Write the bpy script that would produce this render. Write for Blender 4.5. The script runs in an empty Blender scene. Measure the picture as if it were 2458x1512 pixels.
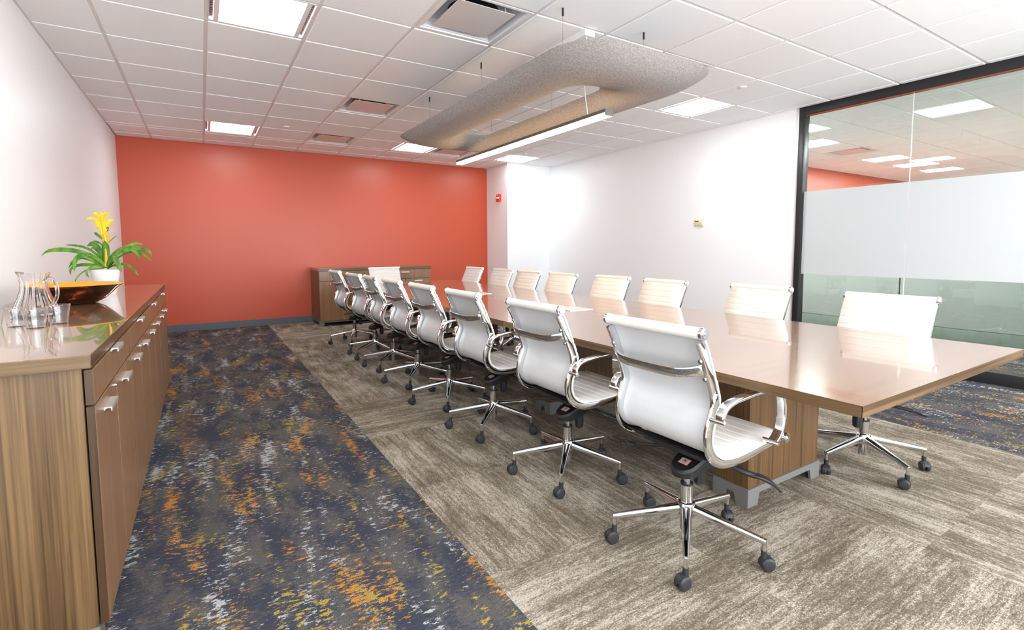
import bpy, bmesh, math, random
from mathutils import Vector, Matrix
random.seed(7)
PI = math.pi
R_ = math.radians
S = bpy.context.scene
COL = S.collection

# ------------------------------------------------------------------ camera, world, exposure
cam_d = bpy.data.cameras.new('camera')
cam = bpy.data.objects.new('camera', cam_d)
COL.objects.link(cam)
S.camera = cam
cam_d.sensor_fit = 'HORIZONTAL'
cam_d.sensor_width = 36.0
cam_d.lens = 1197.86 / 2458 * 36.0
cam_d.shift_y = (685.04 - 756.0) / 2458
cam_d.clip_start = 0.02
cam_d.clip_end = 80
_yaw, _pit, _rol = R_(-31.797), R_(-4.306), R_(0.2536)
_M = Matrix.Rotation(_yaw, 3, 'Z') @ Matrix.Rotation(_pit, 3, 'X') @ Matrix.Rotation(_rol, 3, 'Y')
_r, _f, _u = _M.col[0].copy(), _M.col[1].copy(), _M.col[2].copy()
_B = Matrix((( _r.x, _u.x, -_f.x), (_r.y, _u.y, -_f.y), (_r.z, _u.z, -_f.z)))
cam.matrix_world = Matrix.Translation((-0.0897, -4.6058, 1.1807)) @ _B.to_4x4()

W = bpy.data.worlds.new('world')
S.world = W
W.use_nodes = True
W.node_tree.nodes['Background'].inputs[0].default_value = (0.93, 0.96, 1.0, 1)
W.node_tree.nodes['Background'].inputs[1].default_value = 7.4
S.view_settings.view_transform = 'Standard'
S.view_settings.look = 'None'
S.view_settings.exposure = 0.42
S.view_settings.gamma = 1.0
S.view_settings.use_curve_mapping = False
S.cycles.max_bounces = 12
S.cycles.diffuse_bounces = 8
S.cycles.glossy_bounces = 5
S.cycles.transmission_bounces = 12
S.cycles.transparent_max_bounces = 24
S.cycles.blur_glossy = 0.6
S.cycles.sample_clamp_indirect = 8.0
TROFFER_POWER = 19.0
CORRIDOR_POWER = 64.0
BAR_POWER = 25.0
# unseen window opening added behind the camera for fill; the portal only guides sampling
_pd = bpy.data.lights.new('fill_portal', 'AREA')
_pd.shape = 'RECTANGLE'; _pd.size = 6.3; _pd.size_y = 2.2
_pd.cycles.is_portal = True
_po = bpy.data.objects.new('fill_portal', _pd)
_po.location = (2.3, -6.46, 1.45); _po.rotation_euler = (math.pi / 2, 0, 0)
COL.objects.link(_po)

# ------------------------------------------------------------------ helpers
def link(o, parent=None):
    COL.objects.link(o)
    if parent is not None:
        o.parent = parent
    return o

def tag(o, label=None, cat=None, group=None, kind=None):
    if label: o['label'] = label
    if cat: o['category'] = cat
    if group: o['group'] = group
    if kind: o['kind'] = kind
    return o

def empty(name, loc=(0, 0, 0), rz=0.0, parent=None):
    o = bpy.data.objects.new(name, None)
    o.empty_display_size = 0.1
    o.location = loc
    o.rotation_euler = (0, 0, rz)
    return link(o, parent)

def finish(bm, name, mat, parent=None, smooth=None, loc=None, rot=None):
    me = bpy.data.meshes.new(name)
    bmesh.ops.recalc_face_normals(bm, faces=bm.faces[:])
    bm.to_mesh(me)
    bm.free()
    mats = mat if isinstance(mat, (list, tuple)) else [mat]
    for m in mats:
        me.materials.append(m)
    if smooth is not None:
        for p in me.polygons:
            p.use_smooth = True
        me.set_sharp_from_angle(angle=R_(smooth))
    o = bpy.data.objects.new(name, me)
    if loc: o.location = loc
    if rot: o.rotation_euler = rot
    return link(o, parent)

def inst(name, me, parent=None, loc=(0, 0, 0), rot=(0, 0, 0)):
    o = bpy.data.objects.new(name, me)
    o.location = loc
    o.rotation_euler = rot
    return link(o, parent)

def add_box(bm, x0, x1, y0, y1, z0, z1, bev=0.0, seg=2, mi=0):
    vs = [bm.verts.new(p) for p in ((x0, y0, z0), (x1, y0, z0), (x1, y1, z0), (x0, y1, z0), (x0, y0, z1), (x1, y0, z1), (x1, y1, z1), (x0, y1, z1))]
    fs = [bm.faces.new([vs[i] for i in f]) for f in ((0, 3, 2, 1), (4, 5, 6, 7), (0, 1, 5, 4), (1, 2, 6, 5), (2, 3, 7, 6), (3, 0, 4, 7))]
    for f in fs: f.material_index = mi
    if bev > 0:
        es = list({e for f in fs for e in f.edges})
        bmesh.ops.bevel(bm, geom=es, offset=bev, segments=seg, affect='EDGES', profile=0.5)
    return bm

def box(name, mat, x0, x1, y0, y1, z0, z1, parent=None, bev=0.0, seg=2, smooth=None):
    bm = bmesh.new()
    add_box(bm, x0, x1, y0, y1, z0, z1, bev, seg)
    return finish(bm, name, mat, parent, smooth=(40 if bev else smooth))

def add_cyl(bm, p0, p1, r0, r1=None, n=16, caps=True, mi=0):
    p0, p1 = Vector(p0), Vector(p1)
    r1 = r0 if r1 is None else r1
    d = (p1 - p0).normalized()
    a = Vector((0, 0, 1)) if abs(d.z) < 0.9 else Vector((1, 0, 0))
    u = d.cross(a).normalized()
    v = d.cross(u)
    A = [bm.verts.new(p0 + (u * math.cos(2 * PI * i / n) + v * math.sin(2 * PI * i / n)) * r0) for i in range(n)]
    B = [bm.verts.new(p1 + (u * math.cos(2 * PI * i / n) + v * math.sin(2 * PI * i / n)) * r1) for i in range(n)]
    for i in range(n):
        bm.faces.new((A[i], A[(i + 1) % n], B[(i + 1) % n], B[i])).material_index = mi
    if caps:
        bm.faces.new(A[::-1]).material_index = mi
        bm.faces.new(B).material_index = mi
    return bm

def add_lathe(bm, prof, n=32, c=(0, 0, 0), mi=0, fn=None, closed=False):
    rings = []
    for k, (r, z) in enumerate(prof):
        ring = []
        for i in range(n):
            a = 2 * PI * i / n
            rr = r * (fn(a, z) if fn else 1.0)
            ring.append(bm.verts.new((c[0] + rr * math.cos(a), c[1] + rr * math.sin(a), c[2] + z)))
        rings.append(ring)
    m = len(rings)
    for k in range(m if closed else m - 1):
        A, B = rings[k], rings[(k + 1) % m]
        for i in range(n):
            bm.faces.new((A[i], A[(i + 1) % n], B[(i + 1) % n], B[i])).material_index = mi
    if not closed:
        if prof[0][0] > 1e-5: bm.faces.new(rings[0][::-1]).material_index = mi
        if prof[-1][0] > 1e-5: bm.faces.new(rings[-1]).material_index = mi
    return bm

def add_prism(bm, pts, axis, a0, a1, mi=0):
    """polygon pts (2D) extruded along axis: 'x' -> pts are (y,z); 'y' -> (x,z); 'z' -> (x,y)"""
    def P(p, a):
        return {'x': (a, p[0], p[1]), 'y': (p[0], a, p[1]), 'z': (p[0], p[1], a)}[axis]
    A = [bm.verts.new(P(p, a0)) for p in pts]
    B = [bm.verts.new(P(p, a1)) for p in pts]
    n = len(pts)
    for i in range(n):
        bm.faces.new((A[i], A[(i + 1) % n], B[(i + 1) % n], B[i])).material_index = mi
    bm.faces.new(A[::-1]).material_index = mi
    bm.faces.new(B).material_index = mi
    return bm

def catmull(pts, per=6, closed=False):
    pts = [Vector(p) for p in pts]
    out = []
    n = len(pts)
    for i in range(n - 1):
        p0 = pts[i - 1] if i > 0 else pts[i] * 2 - pts[i + 1]
        p1, p2 = pts[i], pts[i + 1]
        p3 = pts[i + 2] if i + 2 < n else pts[i + 1] * 2 - pts[i]
        for k in range(per):
            t = k / per
            out.append(0.5 * ((2 * p1) + (p2 - p0) * t + (2 * p0 - 5 * p1 + 4 * p2 - p3) * t * t + (3 * p1 - p0 - 3 * p2 + p3) * t ** 3))
    out.append(pts[-1])
    return out

def resample(pts, m):
    d = [0.0]
    for a, b in zip(pts, pts[1:]): d.append(d[-1] + (b - a).length)
    L = d[-1]
    out, j = [], 0
    for k in range(m):
        s = L * k / (m - 1)
        while j < len(pts) - 2 and d[j + 1] < s: j += 1
        t = (s - d[j]) / max(1e-9, d[j + 1] - d[j])
        out.append(pts[j].lerp(pts[j + 1], min(1, max(0, t))))
    return out, L

def rrect(w, h, r, n=3):
    """rounded rectangle section, centred"""
    out = []
    for cx, cy, a0 in ((w / 2 - r, h / 2 - r, 0), (-w / 2 + r, h / 2 - r, 90), (-w / 2 + r, -h / 2 + r, 180), (w / 2 - r, -h / 2 + r, 270)):
        for k in range(n + 1):
            a = R_(a0 + 90 * k / n)
            out.append((cx + r * math.cos(a), cy + r * math.sin(a)))
    return out

def add_sweep(bm, path, sect, side, scale=None, mi=0):
    """sweep 2D section (a along 'side', b along normal) down path; side is a fixed Vector or None for tube-like frame"""
    rings = []
    n = len(path)
    up = None
    for i, p in enumerate(path):
        t = (path[min(i + 1, n - 1)] - path[max(i - 1, 0)]).normalized()
        if side is not None:
            s = side
            nn = t.cross(s).normalized()
            s = nn.cross(t).normalized()
        else:
            if up is None: up = Vector((0, 0, 1)) if abs(t.z) < 0.9 else Vector((1, 0, 0))
            s = t.cross(up).normalized()
            nn = s.cross(t).normalized()
            up = nn
        k = scale[i] if scale else 1.0
        rings.append([bm.verts.new(p + s * (a * k) + nn * (b * k)) for a, b in sect])
    m = len(sect)
    for A, B in zip(rings, rings[1:]):
        for j in range(m):
            bm.faces.new((A[j], A[(j + 1) % m], B[(j + 1) % m], B[j])).material_index = mi
    bm.faces.new(rings[0][::-1]).material_index = mi
    bm.faces.new(rings[-1]).material_index = mi
    return bm

def circ(r, n=8):
    return [(r * math.cos(2 * PI * i / n), r * math.sin(2 * PI * i / n)) for i in range(n)]

def dup(o, parent=None):
    c = o.copy()
    COL.objects.link(c)
    c.parent = parent
    for ch in KIDS.get(o.name, []):
        dup(ch, c)
    return c

KIDS = {}
def collect_kids():
    KIDS.clear()
    for o in bpy.data.objects:
        if o.parent is not None:
            KIDS.setdefault(o.parent.name, []).append(o)

# ------------------------------------------------------------------ materials
def mat(name, col=(0.8, 0.8, 0.8), rough=0.5, metal=0.0, spec=0.5, coat=0.0, coat_r=0.05, bump=0.0, bscale=200.0, ior=1.45):
    m = bpy.data.materials.new(name)
    m.use_nodes = True
    nt = m.node_tree
    b = nt.nodes['Principled BSDF']
    b.inputs['Base Color'].default_value = (*col, 1)
    b.inputs['Roughness'].default_value = rough
    b.inputs['Metallic'].default_value = metal
    b.inputs['Specular IOR Level'].default_value = spec
    b.inputs['IOR'].default_value = ior
    b.inputs['Coat Weight'].default_value = coat
    b.inputs['Coat Roughness'].default_value = coat_r
    if bump > 0:
        tc = nt.nodes.new('ShaderNodeTexCoord')
        nz = nt.nodes.new('ShaderNodeTexNoise')
        nz.inputs['Scale'].default_value = bscale
        nz.inputs['Detail'].default_value = 3
        bp = nt.nodes.new('ShaderNodeBump')
        bp.inputs['Strength'].default_value = bump
        bp.inputs['Distance'].default_value = 0.002
        nt.links.new(tc.outputs['Object'], nz.inputs['Vector'])
        nt.links.new(nz.outputs['Fac'], bp.inputs['Height'])
        nt.links.new(bp.outputs['Normal'], b.inputs['Normal'])
    return m

class G:
    """tiny node graph helper"""
    def __init__(s, m):
        s.m = m; s.nt = m.node_tree; s.b = s.nt.nodes['Principled BSDF']
        s.tc = s.nt.nodes.new('ShaderNodeTexCoord')
    def n(s, t, **k):
        nd = s.nt.nodes.new(t)
        for a, v in k.items(): setattr(nd, a, v)
        return nd
    def l(s, a, b): s.nt.links.new(a, b)
    def mapping(s, scale, loc=(0, 0, 0), rot=(0, 0, 0), src=None, rnd=False):
        mp = s.n('ShaderNodeMapping')
        mp.inputs['Scale'].default_value = scale
        mp.inputs['Location'].default_value = loc
        mp.inputs['Rotation'].default_value = rot
        src = src or s.tc.outputs['Object']
        if rnd:
            oi = s.n('ShaderNodeObjectInfo')
            ml = s.n('ShaderNodeVectorMath', operation='SCALE')
            cb = s.n('ShaderNodeCombineXYZ')
            s.l(oi.outputs['Random'], cb.inputs[0]); s.l(oi.outputs['Random'], cb.inputs[1]); s.l(oi.outputs['Random'], cb.inputs[2])
            s.l(cb.outputs[0], ml.inputs[0]); ml.inputs['Scale'].default_value = 57.0
            ad = s.n('ShaderNodeVectorMath', operation='ADD')
            s.l(src, ad.inputs[0]); s.l(ml.outputs[0], ad.inputs[1])
            src = ad.outputs[0]
        s.l(src, mp.inputs['Vector'])
        return mp.outputs[0]
    def noise(s, vec, scale=1.0, detail=2.0, rough=0.5, dist=0.0):
        nz = s.n('ShaderNodeTexNoise')
        nz.inputs['Scale'].default_value = scale
        nz.inputs['Detail'].default_value = detail
        nz.inputs['Roughness'].default_value = rough
        nz.inputs['Distortion'].default_value = dist
        s.l(vec, nz.inputs['Vector'])
        return nz.outputs['Fac']
    def ramp(s, fac, stops, interp='LINEAR'):
        r = s.n('ShaderNodeValToRGB')
        r.color_ramp.interpolation = interp
        e = r.color_ramp.elements
        while len(e) < len(stops): e.new(0.5)
        for i, (p, c) in enumerate(stops):
            e[i].position = p
            e[i].color = (*c, 1) if len(c) == 3 else c
        s.l(fac, r.inputs[0])
        return r.outputs[0]
    def math(s, op, a, b=None, clamp=False):
        m = s.n('ShaderNodeMath', operation=op)
        m.use_clamp = clamp
        for i, v in enumerate((a, b)):
            if v is None: continue
            if isinstance(v, (int, float)): m.inputs[i].default_value = v
            else: s.l(v, m.inputs[i])
        return m.outputs[0]
    def mix(s, fac, a, b):
        m = s.n('ShaderNodeMix', data_type='RGBA')
        for sock, v in ((m.inputs[0], fac), (m.inputs[6], a), (m.inputs[7], b)):
            if isinstance(v, (int, float)): sock.default_value = v
            elif isinstance(v, tuple): sock.default_value = (*v, 1)
            else: s.l(v, sock)
        return m.outputs[2]
    def bump(s, h, st=0.3, dist=0.002):
        bp = s.n('ShaderNodeBump')
        bp.inputs['Strength'].default_value = st
        bp.inputs['Distance'].default_value = dist
        s.l(h, bp.inputs['Height'])
        s.l(bp.outputs['Normal'], s.b.inputs['Normal'])

def wood(name, axis, dark, light, rough=0.35, coat=0.0, coat_r=0.08, rnd=True, contrast=1.0, spec=0.5, fine=0.12):
    m = mat(name, light, rough, coat=coat, coat_r=coat_r, spec=spec)
    g = G(m)
    sc = {'x': (1.2, 90, 90), 'y': (90, 1.2, 90), 'z': (90, 90, 1.2)}[axis]
    sc2 = {'x': (0.5, 26, 26), 'y': (26, 0.5, 26), 'z': (26, 26, 0.5)}[axis]
    sc3 = {'x': (8, 420, 420), 'y': (420, 8, 420), 'z': (420, 420, 8)}[axis]
    a = g.noise(g.mapping(sc, rnd=rnd), 1.0, 3.0, 0.55)
    b = g.noise(g.mapping(sc2, rnd=rnd), 1.0, 2.0, 0.5, 0.3)
    c = g.noise(g.mapping(sc3, rnd=rnd), 1.0, 1.0)
    f = g.math('ADD', g.math('MULTIPLY', a, 0.5), g.math('MULTIPLY', b, 0.5 - fine))
    f = g.math('ADD', f, g.math('MULTIPLY', c, fine))
    mid = tuple((x + y) / 2 for x, y in zip(dark, light))
    w = 0.14 / contrast
    col = g.ramp(f, [(0.5 - w, dark), (0.5, mid), (0.5 + w, light)])
    g.l(col, g.b.inputs['Base Color'])
    if fine > 0.05: g.bump(c, 0.02, 0.0006)
    return m

M = {}
M['wall_white'] = mat('wall_white_paint', (0.88, 0.89, 0.90), 0.42, spec=0.35, bump=0.05, bscale=350)
M['wall_red'] = mat('wall_red_paint', (0.50, 0.074, 0.030), 0.36, spec=0.5, bump=0.05, bscale=350)
M['wall_grey'] = mat('wall_grey_paint', (0.42, 0.45, 0.43), 0.5, bump=0.05)
M['baseboard'] = mat('rubber_baseboard', (0.085, 0.105, 0.13), 0.45, bump=0.05)
M['plenum'] = mat('plenum', (0.25, 0.25, 0.25), 0.8)
M['tee'] = mat('ceiling_grid_paint', (0.80, 0.78, 0.77), 0.4)
M['white_metal'] = mat('white_metal', (0.82, 0.81, 0.80), 0.35)
M['plaque'] = mat('plaque_metal', (0.66, 0.62, 0.60), 0.3)
M['cove'] = mat('diffuser_cove', (0.60, 0.62, 0.66), 0.35)
M['black'] = mat('matt_black', (0.006, 0.006, 0.007), 0.5)
M['blk_frame'] = mat('black_anodised', (0.018, 0.018, 0.02), 0.38)
M['blk_plastic'] = mat('black_plastic', (0.012, 0.012, 0.013), 0.42, bump=0.15, bscale=600)
M['caster'] = mat('caster_rubber', (0.022, 0.022, 0.025), 0.5, bump=0.1, bscale=500)
M['chrome'] = mat('chrome', (0.78, 0.79, 0.81), 0.07, metal=1.0)
M['steel'] = mat('brushed_steel', (0.62, 0.63, 0.64), 0.22, metal=1.0)
M['alu'] = mat('satin_aluminium', (0.66, 0.65, 0.63), 0.35, metal=0.75)
M['grey_metal'] = mat('grey_painted_metal', (0.145, 0.143, 0.134), 0.45)
M['slot'] = mat('slot_metal_red_reflection', (0.16, 0.075, 0.065), 0.4, metal=0.2)  # red wall's reflection painted in as a reddish brown tone
M['bar_body'] = mat('pendant_body', (0.13, 0.12, 0.11), 0.5, metal=0.2)
M['orange'] = mat('reddish_strip', (0.35, 0.07, 0.03), 0.5)
M['pot'] = mat('white_ceramic', (0.84, 0.85, 0.86), 0.25)
M['soil'] = mat('soil', (0.05, 0.03, 0.02), 0.9, bump=0.8, bscale=80)
M['cream'] = mat('cream_plastic', (0.78, 0.70, 0.50), 0.4)
M['lcd'] = mat('lcd', (0.13, 0.12, 0.05), 0.25)
M['grille'] = mat('grille', (0.38, 0.33, 0.26), 0.5)
M['alarm'] = mat('alarm_red', (0.72, 0.03, 0.012), 0.35)
M['strobe'] = mat('strobe_lens', (0.80, 0.78, 0.82), 0.15)
M['sticker_white'] = mat('sticker_white', (0.50, 0.50, 0.50), 0.4)
M['sticker_red'] = mat('sticker_red', (0.75, 0.05, 0.02), 0.4)
M['cord'] = mat('white_cord', (0.80, 0.80, 0.80), 0.4)
M['wire'] = mat('steel_wire', (0.35, 0.35, 0.35), 0.35, metal=0.8)
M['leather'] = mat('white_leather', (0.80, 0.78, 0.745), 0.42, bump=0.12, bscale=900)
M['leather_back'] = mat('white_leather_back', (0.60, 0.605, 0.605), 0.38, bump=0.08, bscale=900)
M['panel_fabric'] = mat('panel_fabric', (0.60, 0.62, 0.58), 0.85, bump=0.3, bscale=500)
M['panel_base'] = mat('panel_base', (0.27, 0.31, 0.27), 0.6, bump=0.1)
M['flap'] = mat('power_module_lid', (0.72, 0.70, 0.68), 0.28, metal=0.35)

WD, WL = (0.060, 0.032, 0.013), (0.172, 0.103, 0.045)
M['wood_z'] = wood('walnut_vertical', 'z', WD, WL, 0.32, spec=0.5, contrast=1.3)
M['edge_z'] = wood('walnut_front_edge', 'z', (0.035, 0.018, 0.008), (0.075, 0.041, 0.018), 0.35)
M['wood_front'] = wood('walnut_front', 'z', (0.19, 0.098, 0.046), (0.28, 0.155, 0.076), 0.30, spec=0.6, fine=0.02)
M['wood_y'] = wood('walnut_top_long', 'y', (0.17, 0.075, 0.035), (0.37, 0.20, 0.10), 0.20, coat=1.0, coat_r=0.03)
M['wood_x'] = wood('walnut_table_top', 'x', (0.20, 0.092, 0.042), (0.32, 0.165, 0.080), 0.20, coat=0.8, coat_r=0.05)
M['wood_x2'] = wood('walnut_top_cross', 'x', (0.17, 0.075, 0.035), (0.37, 0.20, 0.10), 0.22, coat=0.6, coat_r=0.05)
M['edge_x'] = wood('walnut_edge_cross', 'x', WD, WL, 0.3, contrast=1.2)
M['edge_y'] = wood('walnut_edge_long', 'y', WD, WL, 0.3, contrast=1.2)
M['wood_ped'] = wood('walnut_pedestal', 'z', (0.052, 0.025, 0.009), (0.145, 0.080, 0.032), 0.35)

def tile_mat():
    m = mat('mineral_tile', (0.80, 0.785, 0.775), 0.85, spec=0.2)
    g = G(m)
    a = g.noise(g.mapping((1, 1, 1), rnd=True), 260, 3, 0.6)
    g.l(g.ramp(a, [(0.3, (0.88, 0.885, 0.885)), (0.7, (0.95, 0.95, 0.95))]), g.b.inputs['Base Color'])
    g.bump(a, 0.25, 0.001)
    return m
M['tile'] = tile_mat()

def felt_mat():
    m = mat('grey_felt', (0.4, 0.38, 0.36), 0.95, spec=0.15)
    g = G(m)
    v = g.mapping((1, 1, 1))
    a = g.noise(v, 520, 3, 0.8)
    b = g.noise(v, 110, 2, 0.6)
    f = g.math('ADD', g.math('MULTIPLY', a, 0.72), g.math('MULTIPLY', b, 0.28))
    g.l(g.ramp(f, [(0.36, (0.15, 0.14, 0.13)), (0.5, (0.36, 0.34, 0.325)), (0.64, (0.60, 0.58, 0.56))]), g.b.inputs['Base Color'])
    g.bump(a, 0.5, 0.002)
    return m
M['felt'] = felt_mat()
M['felt_edge'] = mat('felt_cut_edge', (0.72, 0.69, 0.66), 0.9, bump=0.3, bscale=300)

def beige_carpet():
    m = mat('taupe_carpet', (0.3, 0.27, 0.23), 0.95, spec=0.1)
    g = G(m)
    st = g.noise(g.mapping((48, 2.6, 1), rnd=True), 1.0, 4.0, 0.68, 0.3)           # long streaks (along local y)
    st2 = g.noise(g.mapping((110, 26, 1), rnd=True), 1.0, 3.0, 0.65, 0.2)
    big = g.noise(g.mapping((5.5, 2.4, 1), rnd=True), 1.0, 3.0, 0.55)              # worn patches
    speck = g.noise(g.mapping((220, 120, 1), rnd=True), 1.0, 2.0, 0.7)
    f = g.math('ADD', g.math('MULTIPLY', st, 0.34), g.math('MULTIPLY', st2, 0.26))
    f = g.math('ADD', f, g.math('MULTIPLY', big, 0.40))
    f = g.math('ADD', g.math('MULTIPLY', f, 1.0), g.math('MULTIPLY', g.math('SUBTRACT', speck, 0.5), 0.42))
    col = g.ramp(f, [(0.40, (0.118, 0.095, 0.068)), (0.485, (0.205, 0.17, 0.128)), (0.535, (0.33, 0.285, 0.225)), (0.60, (0.49, 0.44, 0.365))])
    wv = g.noise(g.mapping((430, 260, 1), rot=(0, 0, 0.6)), 1.0, 1.0)
    col2 = g.mix(g.math('MULTIPLY', g.math('GREATER_THAN', wv, 0.52), 0.38), col, (0.10, 0.08, 0.06))
    g.l(col2, g.b.inputs['Base Color'])
    g.bump(g.math('ADD', wv, speck), 0.8, 0.004)
    return m
M['beige'] = beige_carpet()

def blue_carpet():
    m = mat('blue_patterned_carpet', (0.1, 0.1, 0.12), 0.95, spec=0.1)
    g = G(m)
    W_ = g.tc.outputs['Object']
    oi = g.n('ShaderNodeObjectInfo')
    ad = g.n('ShaderNodeVectorMath', operation='ADD')
    g.l(W_, ad.inputs[0]); g.l(oi.outputs['Location'], ad.inputs[1])
    W_ = ad.outputs[0]                                                              # tiles continue one another
    fine = g.noise(g.mapping((38, 90, 1), src=W_), 1.0, 4.0, 0.75)                  # ragged tufts
    fine2 = g.noise(g.mapping((36, 80, 1), loc=(7, 3, 0), src=W_), 1.0, 3.5, 0.72)
    fine3 = g.noise(g.mapping((34, 85, 1), loc=(3, 17, 0), src=W_), 1.0, 4.0, 0.75)
    tuft = g.noise(g.mapping((260, 260, 1), src=W_), 1.0, 2.0, 0.6)
    base = g.noise(g.mapping((6.5, 3.0, 1), loc=(2, 9, 0), src=W_), 1.0, 3.0, 0.6)
    bcol = g.ramp(g.math('ADD', base, g.math('MULTIPLY', g.math('SUBTRACT', fine2, 0.5), 0.55)),
                  [(0.42, (0.045, 0.050, 0.073)), (0.50, (0.070, 0.070, 0.081)), (0.58, (0.108, 0.102, 0.097))])
    def patch(sx, sy, loc, th, amp, ff):
        n = g.noise(g.mapping((sx, sy, 1), loc=loc, src=W_), 1.0, 3.0, 0.62, 0.2)
        md = g.noise(g.mapping((19, 36, 1), loc=(loc[1], loc[0], 0), src=W_), 1.0, 3.0, 0.6)
        n = g.math('ADD', n, g.math('MULTIPLY', g.math('SUBTRACT', md, 0.5), 0.75))
        v = g.math('ADD', n, g.math('MULTIPLY', g.math('SUBTRACT', ff, 0.5), amp))
        return g.math('MULTIPLY', g.math('SUBTRACT', v, th), 28.0, clamp=True)
    white = patch(7.4, 1.8, (11.3, 4.1, 0), 0.660, 1.05, fine)
    yel = patch(7.6, 2.2, (31.7, 14.9, 0), 0.682, 1.05, fine2)
    org = patch(7.0, 1.7, (53.1, 24.6, 0), 0.668, 1.05, fine3)
    c = g.mix(white, bcol, (0.46, 0.47, 0.47))
    c = g.mix(yel, c, (0.40, 0.30, 0.06))
    c = g.mix(org, c, (0.50, 0.225, 0.04))
    c = g.mix(g.math('MULTIPLY', g.math('GREATER_THAN', tuft, 0.53), 0.55), c, (0.03, 0.03, 0.035))
    g.l(c, g.b.inputs['Base Color'])
    g.bump(tuft, 0.9, 0.005)
    return m
M['blue'] = blue_carpet()

def emit(name, col, st):
    m = bpy.data.materials.new(name)
    m.use_nodes = True
    nt = m.node_tree
    nt.nodes.remove(nt.nodes['Principled BSDF'])
    e = nt.nodes.new('ShaderNodeEmission')
    e.inputs[0].default_value = (*col, 1)
    e.inputs[1].default_value = st
    nt.links.new(e.outputs[0], nt.nodes['Material Output'].inputs[0])
    return m
M['lens'] = emit('troffer_lens', (0.92, 0.985, 1.0), TROFFER_POWER)
M['lens_out'] = emit('corridor_lens', (0.97, 0.985, 1.0), CORRIDOR_POWER)
M['bar_lens'] = emit('pendant_lens', (1.0, 0.64, 0.32), BAR_POWER)

def pane_mat(name, tint, ior, rough=0.0):
    m = bpy.data.materials.new(name)
    m.use_nodes = True
    nt = m.node_tree
    nt.nodes.remove(nt.nodes['Principled BSDF'])
    t = nt.nodes.new('ShaderNodeBsdfTransparent'); t.inputs[0].default_value = (*tint, 1)
    gl = nt.nodes.new('ShaderNodeBsdfGlossy'); gl.inputs['Roughness'].default_value = rough
    gl.inputs[0].default_value = (1, 1, 1, 1)
    lw = nt.nodes.new('ShaderNodeLayerWeight'); lw.inputs[0].default_value = 0.5
    pw = nt.nodes.new('ShaderNodeMath'); pw.operation = 'POWER'; pw.inputs[1].default_value = 4.2
    nt.links.new(lw.outputs['Facing'], pw.inputs[0])
    fr = nt.nodes.new('ShaderNodeMath'); fr.operation = 'MULTIPLY_ADD'
    f0 = ((ior - 1) / (ior + 1)) ** 2
    fr.inputs[1].default_value = 0.9 - f0; fr.inputs[2].default_value = f0
    nt.links.new(pw.outputs[0], fr.inputs[0])
    mx = nt.nodes.new('ShaderNodeMixShader')
    nt.links.new(fr.outputs[0], mx.inputs[0]); nt.links.new(t.outputs[0], mx.inputs[1]); nt.links.new(gl.outputs[0], mx.inputs[2])
    nt.links.new(mx.outputs[0], nt.nodes['Material Output'].inputs[0])
    return m
M['glass'] = pane_mat('partition_glass', (0.865, 0.912, 0.888), 1.6, 0.0)
M['cup'] = pane_mat('clear_cup_plastic', (0.955, 0.96, 0.962), 1.55, 0.05)

def film_mat():
    m = bpy.data.materials.new('frosted_film')
    m.use_nodes = True
    nt = m.node_tree
    nt.nodes.remove(nt.nodes['Principled BSDF'])
    d = nt.nodes.new('ShaderNodeBsdfDiffuse'); d.inputs[0].default_value = (0.60, 0.62, 0.625, 1)
    t = nt.nodes.new('ShaderNodeBsdfTranslucent'); t.inputs[0].default_value = (0.93, 0.96, 0.98, 1)
    mx = nt.nodes.new('ShaderNodeMixShader'); mx.inputs[0].default_value = 0.10
    nt.links.new(d.outputs[0], mx.inputs[1]); nt.links.new(t.outputs[0], mx.inputs[2])
    nt.links.new(mx.outputs[0], nt.nodes['Material Output'].inputs[0])
    return m
M['film'] = film_mat()

def glass_mat(name, col=(1, 1, 1), rough=0.0, ior=1.45):
    m = mat(name, col, rough, ior=ior)
    m.node_tree.nodes['Principled BSDF'].inputs['Transmission Weight'].default_value = 1.0
    return m
M['crystal'] = glass_mat('crystal', (1, 1, 1), 0.0, 1.30)

def bowl_mat():
    m = mat('amber_glass_outside', (0.05, 0.01, 0.005), 0.08, coat=0.5)
    g = G(m)
    a = g.noise(g.mapping((7, 7, 16)), 1.0, 4, 0.65, 1.5)
    g.l(g.ramp(a, [(0.50, (0.014, 0.003, 0.002)), (0.585, (0.07, 0.010, 0.003)), (0.66, (0.42, 0.06, 0.008))]), g.b.inputs['Base Color'])
    return m
M['bowl_out'] = bowl_mat()
M['bowl_in'] = mat('amber_glass_inside', (0.66, 0.31, 0.03), 0.12)

def leaf_mat(name, a, b, tip=None):
    m = mat(name, a, 0.3)
    g = G(m)
    f = g.noise(g.mapping((25, 25, 8), rnd=True), 1.0, 2)
    g.l(g.ramp(f, [(0.35, a), (0.65, b)]), g.b.inputs['Base Color'])
    g.b.inputs['Subsurface Weight'].default_value = 0.0
    return m
M['leaf'] = leaf_mat('leaf_green', (0.045, 0.16, 0.012), (0.16, 0.36, 0.03))
M['bract'] = leaf_mat('bract_yellow', (0.88, 0.58, 0.01), (0.95, 0.75, 0.02))
M['bract_o'] = leaf_mat('bract_orange', (0.90, 0.42, 0.02), (0.92, 0.52, 0.03))

# ------------------------------------------------------------------ room dimensions
T = 0.6096
CZ = 2.705
XL, XR = -1.003, 5.58
YB, YF = 3.93, -6.4          # red wall, wall behind the camera
YG = -1.50                    # start of the glass partition
XG = 5.62
XP, YP = 4.64, 3.17           # pilaster corner

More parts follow.
